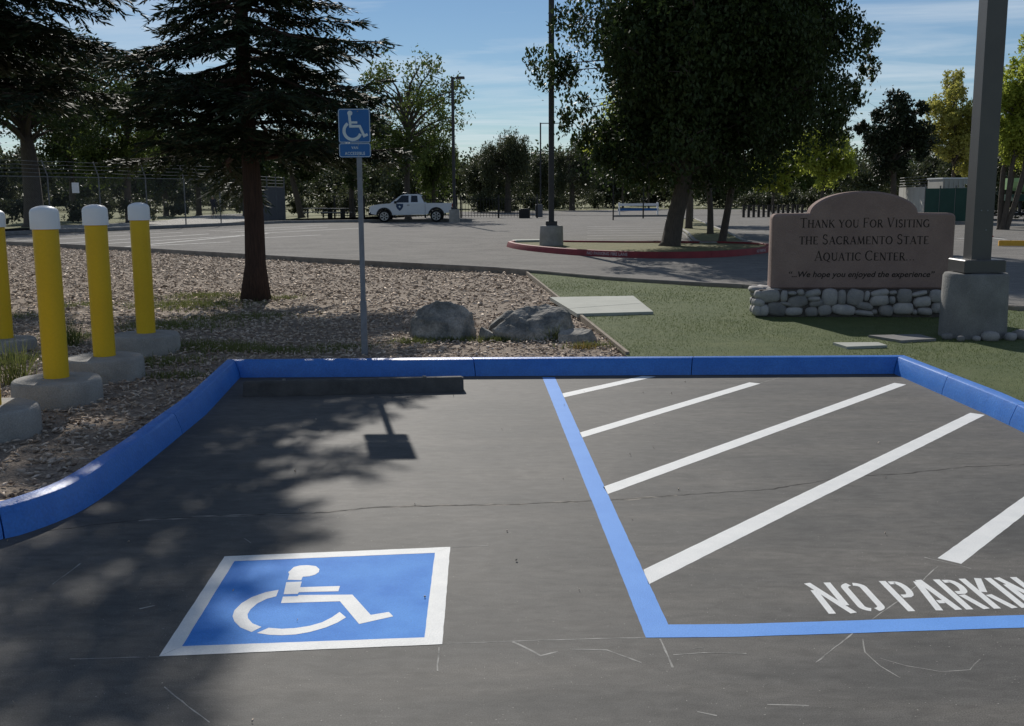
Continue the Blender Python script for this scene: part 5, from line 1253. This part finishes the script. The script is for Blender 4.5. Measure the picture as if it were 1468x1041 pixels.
for uc in (WU1, WU2):
    for v0, s_ in ((.04, -1), (1.58, 1)):
        prf = [(WR-.05, 0), (WR-.01, .02), (WR, .06), (WR, .18), (WR-.01, .22), (WR-.05, .24)]; mb = MB(); m_ = len(prf); nn = 28
        vs = [tk(uc+r_*math.cos(2*math.pi*i/nn), v0+y_, WR+r_*math.sin(2*math.pi*i/nn)) for r_, y_ in prf for i in range(nn)]
        fs = [(k_*nn+i, k_*nn+(i+1) % nn, k_*nn+nn+(i+1) % nn, k_*nn+nn+i) for k_ in range(m_-1) for i in range(nn)]+[tuple(range(nn)), tuple((m_-1)*nn+i for i in range(nn))]
        wh = mb.add(vs, fs).build('wheel', M_RUBBER, t, smooth=True, sharp=40)
        rim = MB(); yo = v0-.004 if s_ < 0 else v0+.244
        for k_ in range(6):
            a0 = R(60*k_); rim.add([tk(uc+r_*math.cos(a0+da), yo, WR+r_*math.sin(a0+da)) for r_, da in ((.05, -.5), (.24, -.22), (.24, .22), (.05, .5))], [(0, 1, 2, 3)])
        rim.ribbon([(uc+.245*math.cos(R(15*i)), WR+.245*math.sin(R(15*i))) for i in range(25)], .035, lambda u, v: tk(u, yo-TD*0-.002, v)); rim.build('rim', M_RIM, wh, recalc=False)

# ------------------------------------------------------------------ people beyond the fence
def person(name, label, base, J, E, rad, head, mats, cls, root=0):
    t = thing(name, label, 'person', base, group=None); me = bpy.data.meshes.new('body'); me.from_pydata([tuple(j) for j in J], E, []); o = bpy.data.objects.new('body', me); COL.objects.link(o)
    md_ = o.modifiers.new('s', 'SKIN'); o.modifiers.new('u', 'SUBSURF').levels = 1
    for i, r_ in enumerate(rad):
        sv_ = me.skin_vertices[0].data[i]; sv_.radius = (r_, r_) if not isinstance(r_, tuple) else r_; sv_.use_root = (i == root)
    dg = bpy.context.evaluated_depsgraph_get(); dg.update(); m2_ = bpy.data.meshes.new_from_object(o.evaluated_get(dg)); bpy.data.objects.remove(o)
    b = bpy.data.objects.new('body', m2_); COL.objects.link(b); b.parent = t; m2_.materials.clear()
    for mm in mats: m2_.materials.append(mm)
    for f in m2_.polygons: f.material_index = cls(f.center); f.use_smooth = True
    return t, b
# joints: pelvis, spine, chest, neck, head, headtop, L/R shoulder-elbow-wrist-hand, L/R hip-knee-ankle-toe
PD = 83.0; q = at(307, 309, PD)
J = [(0, 0, .98), (0, -.03, 1.15), (0, -.10, 1.38), (0, -.13, 1.50), (0, -.15, 1.62), (0, -.15, 1.74),
     (-.19, -.10, 1.40), (-.25, .08, 1.18), (-.22, .30, 1.05), (-.20, .37, 1.03), (.19, -.10, 1.40), (.25, .08, 1.18), (.22, .30, 1.05), (.20, .37, 1.03),
     (-.10, 0, .94), (-.12, .16, .60), (-.11, .0, .22), (-.11, .14, .17), (.10, 0, .94), (.12, .26, .74), (.11, .16, .42), (.11, .30, .38)]
E = [(0, 1), (1, 2), (2, 3), (3, 4), (4, 5), (2, 6), (6, 7), (7, 8), (8, 9), (2, 10), (10, 11), (11, 12), (12, 13), (0, 14), (14, 15), (15, 16), (16, 17), (0, 18), (18, 19), (19, 20), (20, 21)]
rad = [.15, .14, .17, .06, .095, .07, .075, .05, .038, .03, .075, .05, .038, .03, .10, .07, .045, .035, .10, .07, .045, .035]
t, b = person('person', 'cyclist in dark clothes and pale helmet riding away on the footpath', (q.x, PD, 0), J, E, rad, None, [M_CLOTHD, M_SKIN, M_CLOTHG], lambda c: 1 if c.z > 1.5 or (c.z < .45) else (2 if c.z < .9 and abs(c.x) < .3 else 0))
hm = MB(); hm.lathe((q.x, PD-.15, 1.66), [(.125, 0), (.13, .05), (.115, .10), (.07, .145), (.02, .16)], 14); hm.build('helmet', M_CLOTHW, t, smooth=True)
bi = thing('bicycle', 'bicycle under the cyclist on the footpath', 'bicycle', (q.x, PD, 0))
for yy in (-.5, .55):
    P_ = [(q.x, PD+yy+.33*math.cos(R(20*i)), .345+.33*math.sin(R(20*i))) for i in range(19)]; MB().tube(P_, .018, 6, caps=False).build('wheel', M_RUBBER, bi)
fr = MB(); 
for a_, b_ in (((0, -.5, .345), (0, 0, .32)), ((0, 0, .32), (0, -.15, .85)), ((0, -.5, .345), (0, -.12, .80)), ((0, 0, .32), (0, .42, .85)), ((0, -.12, .80), (0, .42, .85)), ((0, .42, .95), (0, .55, .345))): fr.tube([(q.x+a_[0], PD+a_[1], a_[2]), (q.x+b_[0], PD+b_[1], b_[2])], .02, 6)
fr.build('frame', M_BLACK, bi); MB().tube([(q.x-.25, PD+.36, 1.0), (q.x, PD+.42, .97), (q.x+.25, PD+.36, 1.0)], .016, 6).build('handlebar', M_BLACK, bi); MB().bbox((q.x, PD-.17, .87), (.15, .26, .05), b=.02).build('saddle', M_BLACK, bi)
q = at(377, 309, 86); J2 = [(0, 0, .95), (0, 0, 1.12), (0, .02, 1.36), (0, .02, 1.49), (0, .0, 1.60), (0, .0, 1.72), (-.02, .19, 1.38), (.12, .24, 1.14), (.22, .22, .95), (.26, .21, .88), (-.02, -.17, 1.38), (-.14, -.22, 1.14), (-.16, -.22, .92), (-.15, -.22, .84),
      (0, .09, .92), (-.18, .1, .50), (-.30, .1, .10), (-.42, .1, .05), (0, -.09, .92), (.12, -.1, .50), (.26, -.1, .12), (.14, -.1, .05)]
person('person', 'walker in a white top half hidden by the slatted fence', (q.x, 86, 0), J2, E, rad, None, [M_CLOTHW, M_SKIN, M_CLOTHG, M_HAIR], lambda c: (3 if c.z > 1.66 else 1) if c.z > 1.5 else (0 if c.z > .9 else 2))

# ------------------------------------------------------------------ small things far away
def table(label, x, D, rz):
    p = at(x, 300, D); t = thing('picnic_table', label, 'table', (p.x, D, -.03), group='picnic tables beyond the lot'); ca, sa = math.cos(rz), math.sin(rz)
    def B(c, d, nm, mt=M_CONC): MB().box((p.x+c[0]*ca-c[1]*sa, D+c[0]*sa+c[1]*ca, c[2]), d, rz).build(nm, mt, t)
    for k_ in range(3): B((0, -.26+.26*k_, .72), (1.8, .24, .05), 'plank')
    for s_ in (-1, 1): B((0, s_*.66, .43), (1.8, .26, .05), 'bench'); B((s_*.6, 0, .35), (.08, .5, .7), 'leg', M_BLACK); B((s_*.6, 0, .37), (.06, 1.4, .06), 'brace', M_BLACK)
table('picnic table left of the parking sign post under the trees', 452, 82, .3); table('picnic table nearer the parking sign post, tilted in the sun', 482, 80, -.5)
def post(name, label, x, ybase, H, r, mt=M_BLACK):
    p = gp(x, ybase); o = MB().lathe((p.x, p.y, -.05), [(r, 0), (r*.95, H*.8), (r*.9, H)], 10).build(name, mt, smooth=True, sharp=40); return tag(o, label, 'post')
post('thin_post', 'thin dark post standing on the far lot left of the island tree', 879, 315.5, 2.3, .045)
post('thin_post', 'thin dark post behind the white barricade', 922, 313, 2.4, .05)
M_TIMB = mat('dark_timber', (.05, .045, .04), rough=.9)
a_, b_ = at(1064, 300, 74.3), at(1152, 300, 77.3)
t = thing('post_fence', 'low dark timber post and rail fence left of the monument sign', 'fence', ((a_.x+b_.x)/2, 75.8, -.03))
for k_ in range(13):
    q_ = a_.lerp(b_, (k_+.3)/12.6); MB().bbox((q_.x, q_.y, .38), (.17, .17, .82), b=.02).build('post', M_TIMB, t)
MB().box(((a_.x+b_.x)/2, (a_.y+b_.y)/2, .82), (math.hypot(b_.x-a_.x, b_.y-a_.y), .05, .06), math.atan2(b_.y-a_.y, b_.x-a_.x)).build('rail', M_TIMB, t)
p = at(915, 306, 86); t = thing('barricade', 'low white and blue barricade across the far lot entrance', 'barricade', (p.x, 86, -.01))
for s_ in (-1, 1): MB().box((p.x+s_*1.55, 86, .5), (.09, .5, 1.0)).build('leg', M_CAP, t)
for k_, z in enumerate((.42, .82)): MB().box((p.x, 86-.03, z), (3.3, .05, .2)).build('board', M_CAP if k_ else M_SIGNB, t)
p = at(897, 312, 79); tag(MB().bbox((p.x+1.6, 79, .05), (5.0, .25, .14), b=.03).build('kerb_block', M_CONCD), 'long dark kerb block in front of the white barricade', 'kerb')
p = at(752, 306, 76); tag(MB().bbox((p.x, 76.6, .32), (.8, .6, .7), b=.08).build('utility_box', M_BLACK), 'dark utility box at the right end of the iron fence', 'box')
p = at(773, 304, 80); tag(MB().bbox((p.x, 80.6, .45), (.55, .5, 1.0), b=.06).build('utility_box', M_SLATF), 'pale grey utility box left of the dark island lamp post', 'box')
# right: white wall, container, green screened fence, trailer with boat, cone
def wallp(x0, x1, D0, D1, ytop, name): 
    a_, b_ = at(x0, 300, D0), at(x1, 300, D1); return a_, b_
a_, b_ = at(1288, 300, 66), at(1326, 300, 58); an = math.atan2(b_.y-a_.y, b_.x-a_.x); L_ = math.hypot(b_.x-a_.x, b_.y-a_.y); c = (a_+b_)/2
t = thing('site_fence_panel', 'pale panelled fence right of the monument sign arch', 'fence', (c.x, c.y, -.03))
for k_ in range(5):
    q = a_.lerp(b_, (k_+.5)/5); MB().box((q.x, q.y, .98), (L_/5*.97, .05, 1.95), an).build('panel', M_BUILD, t)
for k_ in range(4): 
    q0 = a_.lerp(b_, 0); MB().tube([(a_.x, a_.y, 2.05+.16*k_), (b_.x, b_.y, 2.05+.16*k_)], .014, 4).build('wire', M_WIRE, t)
a_, b_ = at(1326, 300, 58), at(1393, 300, 54); an = math.atan2(b_.y-a_.y, b_.x-a_.x); L_ = math.hypot(b_.x-a_.x, b_.y-a_.y); c = (a_+b_)/2
t = thing('green_screen_fence', 'dark green screened fence behind the monument sign right end', 'fence', (c.x, c.y, -.03))
for k_ in range(3):
    q = a_.lerp(b_, (k_+.5)/3); MB().box((q.x, q.y, .96), (L_/3*.985, .04, 1.8), an).build('screen', M_GSCREEN, t)
for k_ in range(4):
    q = a_.lerp(b_, k_/3); MB().cyl((q.x, q.y+.06, -.1), (q.x, q.y+.06, 2.0), .04, 8).build('post', M_WIRE, t)
tag(MB().box((c.x, c.y-.35, .06), (L_, .2, .2), an).build('kerb_block', M_CONCD), 'low kerb block at the foot of the green screened fence', 'kerb')
q = at(1372, 280, 66); t = thing('storage_container', 'beige storage container behind the green screened fence', 'container', (q.x+.6, 67, -.03))
MB().box((q.x+.6, 67, 1.22), (3.2, 2.4, 2.5)).build('body', M_BUILD, t); MB().box((q.x+.6, 67, 2.51), (3.3, 2.5, .08)).build('roof', M_CAP, t)
for k_ in range(11): MB().box((q.x-.85+k_*.29, 65.78, 1.22), (.12, .05, 2.3)).build('rib', M_BUILD, t)
q = at(1462, 300, 50); t = thing('boat_trailer', 'pale green boat on a dark trailer at the right picture edge', 'trailer', (q.x+1.2, 50, -.012))
hull = MB(); secs = []
for u in np.linspace(0, 1, 9):
    w_ = .85*math.sin(min(1, .25+u*.9)*math.pi/2); zt = 2.28+.12*u; secs.append([(q.x-.75+u*4.6, 50+s_*w_, z) for s_, z in ((-.15, 1.75-.25*min(1, u*2)), (-.7, 1.82), (-1, zt-.18), (-.8, zt), (.8, zt), (1, zt-.18), (.7, 1.82), (.15, 1.75-.25*min(1, u*2)))])
m_ = 8; hull.add([v for s_ in secs for v in s_], [(i*m_+k_, i*m_+(k_+1) % m_, i*m_+m_+(k_+1) % m_, i*m_+m_+k_) for i in range(8) for k_ in range(m_)]+[tuple(range(m_)), tuple(8*m_+k_ for k_ in range(m_))]); hull.build('hull', M_BOATG, t, smooth=True, sharp=40)
MB().box((q.x+1.5, 50, 1.38), (4.2, 1.5, .3)).build('cradle', M_GSCREEN, t); MB().box((q.x+1.5, 50, .62), (4.4, .9, .14)).build('frame', M_BLACK, t)
for u in (-.2, 1.4, 3.0): MB().box((q.x+u, 49.6, 1.0), (.12, .1, .7)).build('strut', M_BLACK, t)
for u in (.25, 1.2):
    mb = MB(); P_ = [(.20, 0), (.36, .03), (.38, .12), (.36, .2), (.20, .23)]; nn = 20
    vs = [(q.x+u*1.1+r_*math.cos(2*math.pi*i/nn), 49.2+y_, .37+r_*math.sin(2*math.pi*i/nn)) for r_, y_ in P_ for i in range(nn)]
    mb.add(vs, [(k_*nn+i, k_*nn+(i+1) % nn, k_*nn+nn+(i+1) % nn, k_*nn+nn+i) for k_ in range(4) for i in range(nn)]+[tuple(range(nn)), tuple(4*nn+i for i in range(nn))]); mb.build('wheel', M_RUBBER, t, smooth=True, sharp=40)
MB().tube([(q.x-.75, 50, .6), (q.x-1.9, 50, .5)], .05, 6).build('tow_bar', M_BLACK, t)
p = gp(1414, 339); t = thing('traffic_cone', 'orange traffic cone with white collar right of the grey lamp post', 'cone', (p.x, p.y, -.012))
MB().bbox((p.x, p.y, .012), (.38, .38, .045), b=.015).build('base', M_CONE, t); MB().lathe((p.x, p.y, .03), [(.15, 0), (.11, .22)], 18).build('body', M_CONE, t, smooth=True)
MB().lathe((p.x, p.y, .25), [(.11, 0), (.065, .28)], 18).build('collar', M_CAP, t, smooth=True); MB().lathe((p.x, p.y, .53), [(.065, 0), (.03, .17)], 18).build('tip', M_CONE, t, smooth=True)
